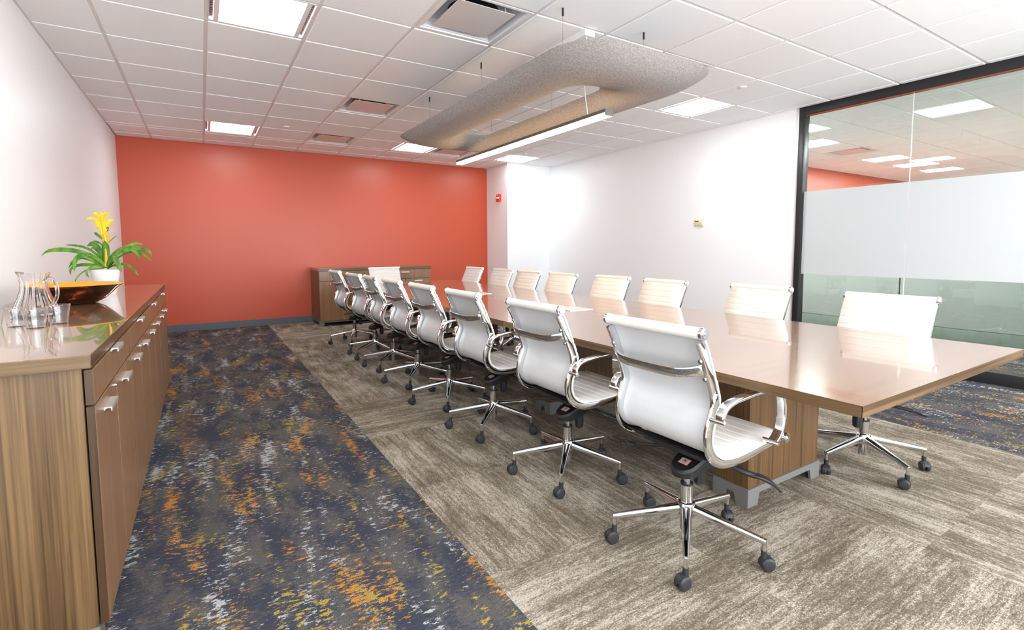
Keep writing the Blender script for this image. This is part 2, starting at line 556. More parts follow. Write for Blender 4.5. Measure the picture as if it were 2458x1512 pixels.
# ------------------------------------------------------------------ setting: walls
def struct(name, mt, *b):
    return tag(box(name, mt, *b), kind='structure')
struct('wall_left', M['wall_white'], XL - 0.12, XL, YF, YB + 0.12, 0, 2.9)
struct('wall_back', M['wall_red'], XL, XP, YB, YB + 0.12, 0, 2.9)
struct('wall_right', M['wall_white'], XR, XR + 0.12, YG, YP, 0, 2.9)
struct('wall_corner', M['wall_white'], XP, XR + 0.12, YP, YB + 0.12, 0, 2.9)
struct('wall_front', M['wall_white'], XL - 0.12, XR + 0.1, YF - 0.12, YF, 0, 0.35)  # unseen wall, left open above this sill to admit added fill light
struct('wall_front_head', M['wall_white'], XL - 0.12, XR + 0.1, YF - 0.12, YF, 2.55, 2.9)
struct('wall_front_side', M['wall_white'], XR + 0.1, 7.6, YF - 0.12, YF, 0, 2.9)
win = tag(empty('fill_window', (XL, YF, 0)), kind='structure')  # added unseen window frame around the fill light opening
for k in range(6):
    xx = (XR - XL) * k / 5
    box('fill_mullion', bpy.data.materials['wall_white_paint'], xx - 0.03, xx + 0.03, -0.09, -0.03, 0.35, 2.55, win)
struct('baseboard_back', M['baseboard'], XL, XP, YB - 0.008, YB - 0.001, 0.004, 0.102)
struct('baseboard_right', M['baseboard'], XR - 0.008, XR - 0.001, YG, YP, 0.004, 0.102)
struct('baseboard_corner', M['baseboard'], XP, XR - 0.008, YP - 0.008, YP - 0.001, 0.004, 0.102)
struct('baseboard_left', M['baseboard'], XL + 0.001, XL + 0.008, 0.70, YB - 0.01, 0.004, 0.102)
# corridor / open office beyond the glass
struct('wall_office', M['wall_white'], XR + 0.12, 8.2, 0.65, 0.75, 0, 2.9)
struct('wall_office_red', M['wall_red'], 8.2, 14.6, 0.65, 0.75, 0, 2.9)
struct('wall_office_end', M['wall_white'], 14.6, 22.0, 0.65, 0.75, 0, 2.9)
struct('wall_far', M['wall_white'], 22.0, 22.1, YF - 0.12, 0.75, 0, 2.9)
struct('wall_office_front', M['wall_white'], 7.6, 22.0, YF - 0.12, YF, 0, 2.9)

# ------------------------------------------------------------------ floor: slab and carpet tiles
floor = struct('floor', M['plenum'], XL - 0.12, 22.1, YF - 0.12, YB + 0.12, -0.12, -0.006)
def carpet_mesh(nm, w, l, mt):
    bm = bmesh.new()
    add_box(bm, -w / 2 + 0.0002, w / 2 - 0.0002, -l / 2 + 0.0002, l / 2 - 0.0002, -0.006, 0.0, 0.0006, 1)
    me = bpy.data.meshes.new(nm); bm.to_mesh(me); bm.free(); me.materials.append(mt)
    return me
TB = 3.056 / 4
me_b = carpet_mesh('carpet_tile', TB, TB, M['beige'])
XC0 = 0.745
rowdir = {-5: 'Y', -4: 'X', -3: 'Y', -2: 'X', -1: 'X', 0: 'Y', 1: 'Y', 2: 'X', 3: 'Y', 4: 'Y', 5: 'X', 6: 'Y', 7: 'X', 8: 'Y', 9: 'X'}
flip = {(-1, 2), (-1, 3), (-2, 2), (0, 2), (2, 1), (3, 3), (4, 1), (1, 3), (2, 3), (5, 0), (6, 1), (-2, 3)}
for r in range(-5, 10):
    y0 = -3.10 + r * TB
    if y0 > YB: break
    for c in range(4):
        d = rowdir.get(r, 'Y')
        if (r, c) in flip: d = 'X' if d == 'Y' else 'Y'
        y1 = min(y0 + TB, YB)
        if y0 < YF: continue
        if y1 - y0 < TB - 0.01:
            me = carpet_mesh('carpet_tile', TB, y1 - y0, M['beige'])
            inst('carpet_tile', me, floor, (XC0 + (c + 0.5) * TB, (y0 + y1) / 2, 0))
        else:
            inst('carpet_tile', me_b, floor, (XC0 + (c + 0.5) * TB, y0 + TB / 2, 0), (0, 0, 0 if d == 'Y' else PI / 2))
def blue_strip(x0, x1, y0, y1, n):
    w = (x1 - x0) / n
    k = round((y1 - y0) / 0.61)
    l = (y1 - y0) / k
    me = carpet_mesh('carpet_tile', w, l, M['blue'])
    for i in range(n):
        for j in range(k):
            inst('carpet_tile', me, floor, (x0 + (i + .5) * w, y0 + (j + .5) * l, 0))
blue_strip(XL, XC0, YF, YB, 3)
blue_strip(XC0 + 4 * TB, XG, YF, YP, 3)
blue_strip(XG, 7.42, YF, 0.65, 3)
M['office_bounce_carpet'] = mat('office_bounce_carpet', (0.40, 0.38, 0.35), 0.9, bump=0.5)  # unseen floor, made pale to bounce light onto the office ceiling
box('office_bounce_carpet', M['office_bounce_carpet'], 7.42, 22.0, YF, 0.65, -0.006, 0.0, floor)
box('carpet_tile', M['beige'], XC0, XC0 + 4 * TB, YF, -3.10 - 4 * TB - 0.002, -0.006, 0, floor)

# ------------------------------------------------------------------ ceiling
ceil = struct('ceiling', M['plenum'], XL - 0.12, 22.1, YF - 0.12, YB + 0.12, 2.9, 3.0)
def tile_mesh(w, l):
    bm = bmesh.new()
    t = 0.0125
    add_box(bm, -w / 2 + t, w / 2 - t, -l / 2 + t, l / 2 - t, -0.007, 0.012, 0.003, 1)
    me = bpy.data.meshes.new('ceiling_tile'); bm.to_mesh(me); bm.free(); me.materials.append(M['tile'])
    return me
TM = {}
LIGHTS = [(0, -2), (0, 4), (4, 4), (7, -2), (7, 4), (0, -8), (4, -8), (7, -8)]
VENTS = [(2, -3), (2, 1), (2, 4), (5, 4), (5, -3)]
skip = set(LIGHTS) | set(VENTS)
def grid(x0, x1, y0, y1, ox, oy, skip, parent, ymin=-99):
    i0, i1 = math.floor((x0 - ox) / T), math.ceil((x1 - ox) / T)
    j0, j1 = math.floor((y0 - oy) / T), math.ceil((y1 - oy) / T)
    for i in range(i0, i1):
        for j in range(j0, j1):
            if (i, j) in skip: continue
            a0, a1 = max(ox + i * T, x0), min(ox + (i + 1) * T, x1)
            b0, b1 = max(oy + j * T, y0), min(oy + (j + 1) * T, y1)
            w, l = round(a1 - a0, 4), round(b1 - b0, 4)
            if w < 0.03 or l < 0.03: continue
            if (w, l) not in TM: TM[(w, l)] = tile_mesh(w, l)
            inst('ceiling_tile', TM[(w, l)], parent, ((a0 + a1) / 2, (b0 + b1) / 2, CZ))
    # tee grid: one runner per line
    for i in range(i0 + 1, i1):
        x = ox + i * T
        if x0 < x < x1:
            inst('ceiling_tee', box_me('t', x1 - x0, 'y', y0, y1), parent, (x, 0, CZ))
    for j in range(j0 + 1, j1):
        y = oy + j * T
        if y0 < y < y1:
            inst('ceiling_tee', box_me('t', 0, 'x', x0, x1), parent, (0, y, CZ - 0.0006))
    # wall angle
    for k, (a, b, c, d) in enumerate(((x0, x0 + 0.022, y0, y1), (x1 - 0.022, x1, y0, y1), (x0, x1, y0, y0 + 0.022), (x0, x1, y1 - 0.022, y1))):
        box('wall_angle', M['tee'], a, b, c, d, CZ - 0.002 + k * 0.0004, CZ + 0.003, parent)
_bm_cache = {}
def box_me(nm, w, ax, a, b):
    key = (ax, a, b)
    if key in _bm_cache: return _bm_cache[key]
    bm = bmesh.new()
    if ax == 'y': add_box(bm, -0.012, 0.012, a, b, 0, 0.003); add_box(bm, -0.001, 0.001, a, b, 0.003, 0.035)
    else: add_box(bm, a, b, -0.012, 0.012, 0, 0.003); add_box(bm, a, b, -0.001, 0.001, 0.003, 0.035)
    me = bpy.data.meshes.new('ceiling_tee'); bm.to_mesh(me); bm.free(); me.materials.append(M['tee'])
    _bm_cache[key] = me
    return me
grid(XL, XR, YF, YP, 0, 0, skip, ceil)
# strip of ceiling left of the corner column, up to the red wall
for i in range(-2, 8):
    for j in range(5, 7):
        if (i, j) in skip: continue
        a0, a1 = max(i * T, XL), min((i + 1) * T, XP)
        b0, b1 = max(j * T, YP), min((j + 1) * T, YB)
        w, l = round(a1 - a0, 4), round(b1 - b0, 4)
        if w < 0.03 or l < 0.03: continue
        if (w, l) not in TM: TM[(w, l)] = tile_mesh(w, l)
        inst('ceiling_tile', TM[(w, l)], ceil, ((a0 + a1) / 2, (b0 + b1) / 2, CZ))
for i in range(-1, 8):
    inst('ceiling_tee', box_me('t', 0, 'y', YP, YB), ceil, (i * T, 0, CZ))
inst('ceiling_tee', box_me('t', 0, 'x', XL, XP), ceil, (0, 6 * T, CZ - 0.0006))
# office ceiling beyond the glass
oce = struct('ceiling_office', M['plenum'], XR + 0.2, 22.0, YF, 0.65, 2.88, 2.89)
OX, OY = 0.07, -0.37 * T
OL = [(11, -4, 'wide'), (12, -1, ''), (16, -1, ''), (18, -1, ''), (20, -1, ''), (12, -7, ''), (18, -7, ''), (15, -7, ''), (26, -1, ''), (26, -5, '')]  # rear and deep entries are unseen fixtures added to brighten the office
oskip = {(a, b) for a, b, _ in OL} | {(10, -1), (14, -1)}
grid(XR + 0.12, 21.9, YF, 0.65, OX, OY, oskip, oce)

# ------------------------------------------------------------------ light fixtures and diffusers
def make_troffer(lens):
    t = empty('ceiling_light')
    bm = bmesh.new()
    z0, z1 = -0.004, 0.004
    a, b = 0.0135, T - 0.0135
    add_box(bm, a, 0.016, a, b, z0, 0.05); add_box(bm, b - 0.0025, b, a, b, z0, 0.05)
    add_box(bm, a, b, a, a + 0.014, z0, 0.05); add_box(bm, a, b, b - 0.014, b, z0, 0.05)
    add_box(bm, 0.042, 0.072, a + 0.014, b - 0.014, z0, z1); add_box(bm, T - 0.072, T - 0.042, a + 0.014, b - 0.014, z0, z1)
    add_box(bm, 0.016, b, a, b, 0.055, 0.06)
    finish(bm, 'frame', M['white_metal'], t)
    box('diffuser', lens, 0.072, T - 0.072, a + 0.014, b - 0.014, 0.0, 0.003, t)
    for x0, x1 in ((0.0165, 0.0415), (T - 0.0415, T - 0.0165)):
        s = box('air_slot', M['slot'], x0, x1, a + 0.014, b - 0.014, 0.016, 0.02, t)
        bm = bmesh.new()
        xm = (x0 + x1) / 2
        n = 14
        for k in range(n):
            y = 0.045 + (T - 0.09) * (k + .5) / n
            add_box(bm, xm - 0.007, xm + 0.006, y - 0.008, y + 0.008, 0.0145, 0.0162)
        h = finish(bm, 'slot_holes', M['black'], s)
        h['kind'] = 'stuff'
    return t
troffer = make_troffer(M['lens'])
collect_kids()
tro_labels = {(0, -2): 'large square ceiling light at the top left of the photo, nearest the camera',
              (0, 4): 'small-looking square ceiling light close above the left end of the red wall',
              (4, 4): 'square ceiling light half hidden behind the far end of the grey felt cloud',
              (7, -2): 'square ceiling light in the tiles to the right of the felt cloud',
              (7, 4): 'square ceiling light above the white corner column by the red wall',
              (0, -8): 'square ceiling light behind the camera over the sideboard',
              (4, -8): 'square ceiling light behind the camera in the middle of the room',
              (7, -8): 'square ceiling light behind the camera near the glass partition'}
for k, (i, j) in enumerate(LIGHTS):
    o = troffer if k == 0 else dup(troffer)
    o.location = (i * T, j * T, CZ)
    tag(o, tro_labels[(i, j)], 'ceiling light', 'recessed ceiling lights in the meeting room')
otro = make_troffer(M['lens_out'])
collect_kids()
olab = ['bright ceiling light seen through the glass at the upper right edge', 'ceiling light behind the glass close beside the black frame, lower of two',
        'ceiling light behind the glass just left of the pane joint', 'thin-looking ceiling light behind the glass just right of the pane joint',
        'lowest ceiling light behind the glass, right of the pane joint', 'office ceiling light added out of view near the glass', 'office ceiling light added out of view, farther along',
        'office ceiling light added out of view in the middle', 'office ceiling light added unseen deep in the office', 'office ceiling light added unseen deepest in the office']
for k, (i, j, s) in enumerate(OL):
    o = otro if k == 0 else dup(otro)
    o.location = (OX + i * T, OY + j * T, CZ)
    tag(o, olab[k], 'ceiling light', 'office ceiling lights beyond the glass')
o = dup(otro)
o.location = (OX + 10 * T, OY - 1.62 * T + T, CZ); o.scale = (1, 0.62, 1)
tag(o, 'ceiling light behind the glass touching the black frame, upper of two', 'ceiling light', 'office ceiling lights beyond the glass')

def make_vent():
    t = empty('air_diffuser')
    a, b = 0.0135, T - 0.0135
    def ring(bm, s0, z0_, s1, z1_):
        c = T / 2
        A = [bm.verts.new((c + sx * s0, c + sy * s0, z0_)) for sx, sy in ((-1, -1), (1, -1), (1, 1), (-1, 1))]
        B = [bm.verts.new((c + sx * s1, c + sy * s1, z1_)) for sx, sy in ((-1, -1), (1, -1), (1, 1), (-1, 1))]
        for i in range(4): bm.faces.new((A[i], A[(i + 1) % 4], B[(i + 1) % 4], B[i]))
    bm = bmesh.new()
    ring(bm, 0.2915, -0.004, 0.2915, 0.03); ring(bm, 0.2915, -0.004, 0.272, -0.004)
    ring(bm, 0.272, -0.004, 0.266, 0.004); ring(bm, 0.266, 0.004, 0.256, 0.004)
    finish(bm, 'frame', M['white_metal'], t)
    bm = bmesh.new()
    prev = (0.256, 0.004)
    for s, z in ((0.252, 0.016), (0.242, 0.034), (0.222, 0.052), (0.19, 0.062)):
        ring(bm, prev[0], prev[1], s, z); prev = (s, z)
    add_box(bm, T / 2 - 0.192, T / 2 + 0.192, T / 2 - 0.192, T / 2 + 0.192, 0.062, 0.064)
    finish(bm, 'cove', M['cove'], t, smooth=50)
    bm = bmesh.new(); add_cyl(bm, (T / 2, T / 2, 0.058), (T / 2, T / 2, 0.061), 0.17, n=40)
    finish(bm, 'duct_opening', M['black'], t)
    box('plaque', M['plaque'], T / 2 - 0.205, T / 2 + 0.205, T / 2 - 0.205, T / 2 + 0.205, -0.001, 0.003, t, bev=0.001, seg=1)
    bm = bmesh.new()
    for sx in (-.15, .15):
        for sy in (-.17, .17):
            add_cyl(bm, (T / 2 + sx, T / 2 + sy, 0.003), (T / 2 + sx, T / 2 + sy, 0.062), 0.006, n=8)
    finish(bm, 'hanger_posts', M['white_metal'], t)
    return t
vent = make_vent()
collect_kids()
vl = {(2, -3): 'largest-looking square plaque air diffuser, at the top middle of the photo',
      (2, 1): 'square plaque air diffuser with warm plate, left of the hanging felt cloud',
      (2, 4): 'farthest square plaque air diffuser, left of the cloud, above the red wall',
      (5, 4): 'square plaque air diffuser beside the light behind the far end of the cloud',
      (5, -3): 'square plaque air diffuser mostly hidden above the right shoulder of the felt cloud'}
for k, (i, j) in enumerate(VENTS):
    o = vent if k == 0 else dup(vent)
    o.location = (i * T, j * T, CZ)
    tag(o, vl[(i, j)], 'air vent', 'plaque air diffusers in the ceiling')
o = dup(vent); o.location = (OX + 14 * T, OY - T, CZ)
tag(o, 'air diffuser in the office ceiling, seen through the upper glass', 'air vent')

bm = bmesh.new(); add_lathe(bm, [(0.0, -0.012), (0.03, -0.012), (0.036, -0.008), (0.037, 0.0)], n=28)
spr = finish(bm, 'sprinkler_cover', M['white_metal'], smooth=40)
for k, (x, y, lab) in enumerate(((7.14 * T, -2.66 * T, 'round white sprinkler cover on the tiles right of the felt cloud'),
                                 (1.43 * T, 3.7 * T, 'round white sprinkler cover above the left part of the red wall'),
                                 (7.25 * T, 3.68 * T, 'round white sprinkler cover beside the light above the corner column'),
                                 (OX + 11.2 * T, OY - 2.45 * T, 'round sprinkler cover in the office ceiling behind the glass'))):
    o = spr if k == 0 else dup(spr)
    o.location = (x, y, CZ - 0.007)
    tag(o, lab, 'sprinkler', 'round sprinkler covers')

# ------------------------------------------------------------------ glass partition
part = empty('window_1', (XG, YG, 0)); tag(part, kind='structure')
def pbox(name, mt, *b, **k):
    o = box(name, mt, *b, **k); o.parent = part; o.location = (-XG, -YG, 0); return o
pbox('jamb', M['blk_frame'], XG - 0.05, XG + 0.05, YG - 0.062, YG, 0.0, CZ - 0.004, bev=0.002)
pbox('jamb_trim', M['alu'], XR - 0.012, XR + 0.0, YG, YG + 0.012, 0.0, CZ - 0.004)
pbox('head_rail', M['blk_frame'], XG - 0.05, XG + 0.05, YF, YG - 0.062, CZ - 0.094, CZ - 0.004, bev=0.002)
pbox('reddish_strip', M['orange'], XG - 0.03, XG - 0.014, YF, YG - 0.062, CZ - 0.102, CZ - 0.094)  # thin reddish strip along the lower edge of the head rail
pbox('sill_rail', M['blk_frame'], XG - 0.03, XG + 0.03, YF, YG - 0.062, 0.001, 0.105, bev=0.002)
seams = [YG - 0.058, -2.53, -3.56, -4.59, -5.62, YF]
for a, b in zip(seams, seams[1:]):
    pbox('glass_pane', M['glass'], XG - 0.006, XG + 0.006, b + 0.003, a - 0.003, 0.10, CZ - 0.094)
    pbox('frosted_band', M['film'], XG - 0.0082, XG - 0.0072, b + 0.003, a - 0.003, 0.877, 1.785)
for y in seams[1:-1]:
    pbox('joint_strip', M['white_metal'], XG - 0.006, XG + 0.006, y - 0.0026, y + 0.0026, 0.105, CZ - 0.096)

# low office screens across the corridor
for k in range(4):
    y0 = 0.60 - (k + 1) * 1.215
    t = empty('office_screen', (7.42, y0, 0))
    def sb(name, mt, *b, **kk):
        return box(name, mt, *b, parent=t, **kk)
    sb('fabric_panel', M['panel_fabric'], 0.0, 0.05, 0.006, 1.209, 0.21, 1.25, bev=0.004)
    sb('base_panel', M['panel_base'], -0.002, 0.052, 0.004, 1.211, 0.018, 0.205, bev=0.003)
    sb('foot_strip', M['blk_frame'], 0.004, 0.046, 0.004, 1.211, 0.0, 0.018)
    sb('edge_post', M['blk_frame'], -0.001, 0.051, -0.004, 0.004, 0.0, 1.255)
    tag(t, ['grey-green fabric office screen behind the glass, in the corner by the red office wall', 'grey-green fabric office screen behind the glass beside the black jamb',
            'grey-green fabric office screen behind the glass at the right edge', 'grey-green fabric office screen beyond the right edge of view'][k], 'office screen', 'low fabric screens across the corridor')

# ------------------------------------------------------------------ conference table
ZT = 0.72
table = empty('conference_table', (2.26, -0.91, 0))
tag(table, 'long walnut conference table with glossy top running down the room', 'table')
def tb(name, mt, x0, x1, y0, y1, z0, z1, parent=None, **k):
    o = box(name, mt, x0 - 2.26, x1 - 2.26, y0 + 0.91, y1 + 0.91, z0, z1, parent=parent or table, **k)
    return o
TY = [-3.94, -1.91, 0.12, 2.05]
TX0, TX1 = 1.513, 3.007
for k, (a, b) in enumerate(zip(TY, TY[1:])):
    s = tb('tabletop', M['wood_x'], TX0 + 0.001, TX1 - 0.001, a + (0.001 if k == 0 else 0.0006), b - (0.001 if k == 2 else 0.0006), ZT - 0.035, ZT, bev=0.0008, seg=1)
    tb('edge_strip', M['edge_y'], TX0, TX0 + 0.0025, a + 0.0005, b - 0.0005, ZT - 0.0355, ZT - 0.0006, s)
    tb('edge_strip', M['edge_y'], TX1 - 0.0025, TX1, a + 0.0005, b - 0.0005, ZT - 0.0355, ZT - 0.0006, s)
tb('edge_strip', M['edge_x'], TX0, TX1, TY[0] - 0.0005, TY[0] + 0.002, ZT - 0.0355, ZT - 0.0006)
tb('edge_strip', M['edge_x'], TX0, TX1, TY[-1] - 0.002, TY[-1] + 0.0005, ZT - 0.0355, ZT - 0.0006)
for y in (-3.31, -1.80, -0.05, 1.25):
    p = tb('pedestal', M['wood_ped'], 1.965, 2.555, y, y + 0.165, 0.085, ZT - 0.0355, bev=0.001, seg=1)
    bm = bmesh.new()
    x0, x1 = 1.955 - 2.26, 2.565 - 2.26
    y0, y1 = y - 0.008 + 0.91, y + 0.173 + 0.91
    add_prism(bm, [(x0, 0), (x0 + 0.075, 0), (x0 + 0.09, 0.055), (x1 - 0.09, 0.055), (x1 - 0.075, 0), (x1, 0), (x1, 0.085), (x0, 0.085)], 'y', y0, y0 + 0.012)
    add_prism(bm, [(x0, 0), (x0 + 0.075, 0), (x0 + 0.09, 0.055), (x1 - 0.09, 0.055), (x1 - 0.075, 0), (x1, 0), (x1, 0.085), (x0, 0.085)], 'y', y1 - 0.012, y1)
    for xx in (x0, x1 - 0.012):
        add_prism(bm, [(y0 + 0.012, 0), (y0 + 0.06, 0), (y0 + 0.07, 0.05), (y1 - 0.07, 0.05), (y1 - 0.06, 0), (y1 - 0.012, 0), (y1 - 0.012, 0.085), (y0 + 0.012, 0.085)], 'x', xx, xx + 0.012)
    add_box(bm, x0 + 0.012, x1 - 0.012, y0 + 0.012, y1 - 0.012, 0.06, 0.085)
    finish(bm, 'base_frame', M['grey_metal'], p)
tb('modesty_rail', M['wood_ped'], 2.22, 2.30, -3.14, 1.25, 0.58, ZT - 0.036)

def power(x0, x1, y0, y1, lab):
    t = empty('power_module', ((x0 + x1) / 2, (y0 + y1) / 2, ZT))
    w, l = (x1 - x0) / 2, (y1 - y0) / 2
    bm = bmesh.new()
    for b in ((-w, w, -l, -l + 0.008), (-w, w, l - 0.008, l), (-w, -w + 0.008, -l + 0.008, l - 0.008), (w - 0.008, w, -l + 0.008, l - 0.008)):
        add_box(bm, b[0], b[1], b[2], b[3], 0.0, 0.004)
    finish(bm, 'rim', M['alu'], t)
    box('lid', M['flap'], -w + 0.009, w - 0.009, -l + 0.009, -0.001, 0.0005, 0.0035, t, bev=0.0005, seg=1)
    box('lid', M['flap'], -w + 0.009, w - 0.009, 0.001, l - 0.009, 0.0005, 0.0035, t, bev=0.0005, seg=1)
    tag(t, lab, 'power outlet', 'flush power modules in the tabletop')
power(2.165, 2.38, -1.77, -1.55, 'flush silver power module in the table, nearer the camera')
power(2.165, 2.38, -0.235, -0.015, 'flush silver power module in the table, farther toward the red wall')

# ------------------------------------------------------------------ chairs
HW = 0.218
PROF = [(-0.215, 0.893), (-0.183, 0.832), (-0.155, 0.765), (-0.128, 0.70), (-0.115, 0.655), (-0.120, 0.62), (-0.137, 0.58), (-0.147, 0.545),
        (-0.146, 0.505), (-0.125, 0.468), (-0.080, 0.443), (0.0, 0.436), (0.10, 0.440), (0.20, 0.447), (0.27, 0.451), (0.302, 0.447)]
def curve2(pts, per=6):
    return catmull([(p[0], 0, p[1]) for p in pts], per)

def sling(name, pts, s0, mt, parent, rib=0.044, n=130):
    path, L = resample(pts, n)
    bm = bmesh.new()
    rings = []
    ys = [-HW, -HW * 0.985, -HW * 0.5, 0, HW * 0.5, HW * 0.985, HW]
    for i, p in enumerate(path):
        t = (path[min(i + 1, n - 1)] - path[max(i - 1, 0)]).normalized()
        nn = Vector((-t.z, 0, t.x))
        s = s0 + L * i / (n - 1)
        ph = abs(math.sin(PI * s / rib))
        f = 0.0030 + 0.0042 * min(1.0, ph * 2.0) ** 0.65
        fr = []
        for y in ys:
            e = 0.4 if abs(y) >= HW * 0.999 else 1.0
            fr.append(bm.verts.new(p + nn * (f * e) + Vector((0, y, 0))))
        bk = [bm.verts.new(p - nn * 0.003 + Vector((0, y, 0))) for y in ys]
        rings.append((fr, bk))
    for (f0, b0), (f1, b1) in zip(rings, rings[1:]):
        for k in range(len(ys) - 1):
            bm.faces.new((f0[k], f0[k + 1], f1[k + 1], f1[k])).material_index = 0
            bm.faces.new((b0[k], b1[k], b1[k + 1], b0[k + 1])).material_index = 1
        bm.faces.new((f0[0], f1[0], b1[0], b0[0])).material_index = 0
        bm.faces.new((f0[-1], b0[-1], b1[-1], f1[-1])).material_index = 0
    for fr, bk in (rings[0], rings[-1]):
        bm.faces.new(fr + bk[::-1])
    return finish(bm, name, mt, parent, smooth=55), L

def make_chair():
    t = empty('office_chair')
    full = curve2(PROF, 8)
    # split at the lowest bend
    cut = 10 * 8
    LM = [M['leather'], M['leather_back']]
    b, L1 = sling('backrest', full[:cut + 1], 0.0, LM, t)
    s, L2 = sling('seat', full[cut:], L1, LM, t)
    for nm, (x, z), r in (('top_roll', (-0.222, 0.897), 0.0200), ('front_roll', (0.306, 0.438), 0.0170)):
        bm = bmesh.new(); add_cyl(bm, (x, -HW + 0.002, z), (x, HW - 0.002, z), r, n=20)
        roll = finish(bm, nm, M['leather'], t, smooth=40)
        for sg in (-1, 1):
            bm = bmesh.new()
            add_cyl(bm, (x, sg * (HW - 0.003), z), (x, sg * (HW + 0.008), z), r + 0.0015, n=20)
            add_cyl(bm, (x, sg * (HW + 0.008), z), (x, sg * (HW + 0.012), z), r - 0.002, r - 0.006, n=20)
            add_cyl(bm, (x, sg * (HW + 0.009), z), (x, sg * (HW + 0.0135), z), 0.0055, n=10)
            finish(bm, 'end_cap', M['chrome'], roll, smooth=35)
    # side rails
    for sg in (-1, 1):
        path, _ = resample(full, 64)
        off = []
        for i, p in enumerate(path):
            tt = (path[min(i + 1, 63)] - path[max(i - 1, 0)]).normalized()
            nn = Vector((-tt.z, 0, tt.x))
            d = 0.020 if i < 44 else 0.020 - 0.008 * (i - 44) / 20
            off.append(p - nn * d + Vector((0, sg * 0.2085, 0)))
        bm = bmesh.new()
        add_sweep(bm, off[1:], rrect(0.017, 0.033, 0.005, 2), Vector((0, 1, 0)), scale=[1.0 if i < 44 else 1.0 - 0.35 * (i - 44) / 20 for i in range(1, 64)])
        rail = finish(bm, 'side_rail', M['chrome'], t, smooth=35)
        for z, u in ((0.802, -0.205), (0.738, -0.178)):
            bm = bmesh.new(); add_cyl(bm, (u + 0.004, sg * 0.203, z), (u - 0.006, sg * 0.203, z - 0.003), 0.0085, n=12)
            add_cyl(bm, (u - 0.005, sg * 0.203, z - 0.003), (u - 0.009, sg * 0.203, z - 0.004), 0.006, n=8)
            finish(bm, 'bolt', M['chrome'], rail, smooth=35)
    # back crossbar
    pts = catmull([(-0.188, -0.200, 0.775), (-0.205, -0.192, 0.768), (-0.230, -0.150, 0.758), (-0.240, -0.10, 0.753), (-0.243, 0, 0.752), (-0.240, 0.10, 0.753), (-0.230, 0.150, 0.758), (-0.205, 0.192, 0.768), (-0.188, 0.200, 0.775)], 5)
    bm = bmesh.new(); add_sweep(bm, pts, rrect(0.012, 0.037, 0.005, 2), None)
    finish(bm, 'back_crossbar', M['chrome'], t, smooth=35)
    # arms
    ap = [(-0.158, 0.600), (-0.156, 0.622), (-0.135, 0.645), (-0.095, 0.657), (-0.03, 0.664), (0.06, 0.667), (0.145, 0.664), (0.190, 0.645), (0.212, 0.607), (0.216, 0.560), (0.208, 0.515), (0.188, 0.483), (0.160, 0.463)]
    for sg in (-1, 1):
        path = [Vector((p.x, sg * 0.2485, p.z)) for p in curve2(ap, 4)]
        bm = bmesh.new()
        add_sweep(bm, path, rrect(0.035, 0.015, 0.006, 3), Vector((0, 1, 0)))
        arm = finish(bm, 'armrest', M['chrome'], t, smooth=35)
        for (u, z) in ((-0.160, 0.598), (0.162, 0.460)):
            bm = bmesh.new()
            add_cyl(bm, (u, sg * 0.212, z), (u, sg * 0.268, z), 0.0095, n=12)
            add_cyl(bm, (u, sg * 0.268, z), (u, sg * 0.271, z), 0.006, n=8)
            finish(bm, 'arm_peg', M['chrome'], arm, smooth=35)
    # under-seat plate and mechanism
    bm = bmesh.new()
    add_box(bm, -0.105, 0.150, -0.135, 0.135, 0.408, 0.424, 0.004, 2)
    add_box(bm, -0.080, -0.045, -0.200, 0.200, 0.405, 0.419, 0.003, 1)
    add_box(bm, 0.100, 0.135, -0.200, 0.200, 0.405, 0.423, 0.003, 1)
    finish(bm, 'seat_plate', M['blk_plastic'], t, smooth=35)
    bm = bmesh.new()
    outl = []
    for k in range(13):
        a = PI / 2 + PI * k / 12
        outl.append((-0.035 + 0.056 * math.cos(a), 0.056 * math.sin(a)))
    outl += [(0.04, -0.062), (0.135, -0.068), (0.135, 0.068), (0.04, 0.062)]
    def zt(u): return 0.318 + (u + 0.09) * 0.40
    def zb(u): return 0.288 + max(0, u + 0.01) * 0.42
    top = [bm.verts.new((u * 0.94, y * 0.9, zt(u))) for u, y in outl]
    mid = [bm.verts.new((u, y, zt(u) - 0.012)) for u, y in outl]
    bot = [bm.verts.new((u * 0.96, y * 0.85, zb(u))) for u, y in outl]
    n = len(outl)
    bm.faces.new(top); bm.faces.new(bot[::-1])
    for A, B in ((bot, mid), (mid, top)):
        for i in range(n): bm.faces.new((A[i], A[(i + 1) % n], B[(i + 1) % n], B[i]))
    for v in bm.verts: v.co.x += 0.022
    mech = finish(bm, 'tilt_mechanism', M['blk_plastic'], t, smooth=30)
    # warning sticker on the sloping nose
    st = bpy.data.objects.new('warning_sticker', None)
    bm = bmesh.new()
    ang = math.atan(0.40)
    w, l = 0.0215, 0.0165
    add_box(bm, -l, l, -w, w, 0.0, 0.0004, mi=1)
    add_box(bm, -l + 0.0016, l - 0.0016, -w + 0.0016, w - 0.0016, 0.0004, 0.0007, mi=0)
    for r0, r1 in ((0.0093, 0.0078),):
        for i in range(20):
            a0, a1 = 2 * PI * i / 20, 2 * PI * (i + 1) / 20
            cx = 0.002
            q = [bm.verts.new((cx + r * math.cos(a), r * math.sin(a), 0.0010)) for r, a in ((r0, a0), (r0, a1), (r1, a1), (r1, a0))]
            bm.faces.new(q).material_index = 1
    q = [bm.verts.new((0.002 + x, y, 0.0014)) for x, y in ((-0.0062, -0.0048), (-0.0048, -0.0062), (0.0062, 0.0048), (0.0048, 0.0062))]
    bm.faces.new(q).material_index = 1
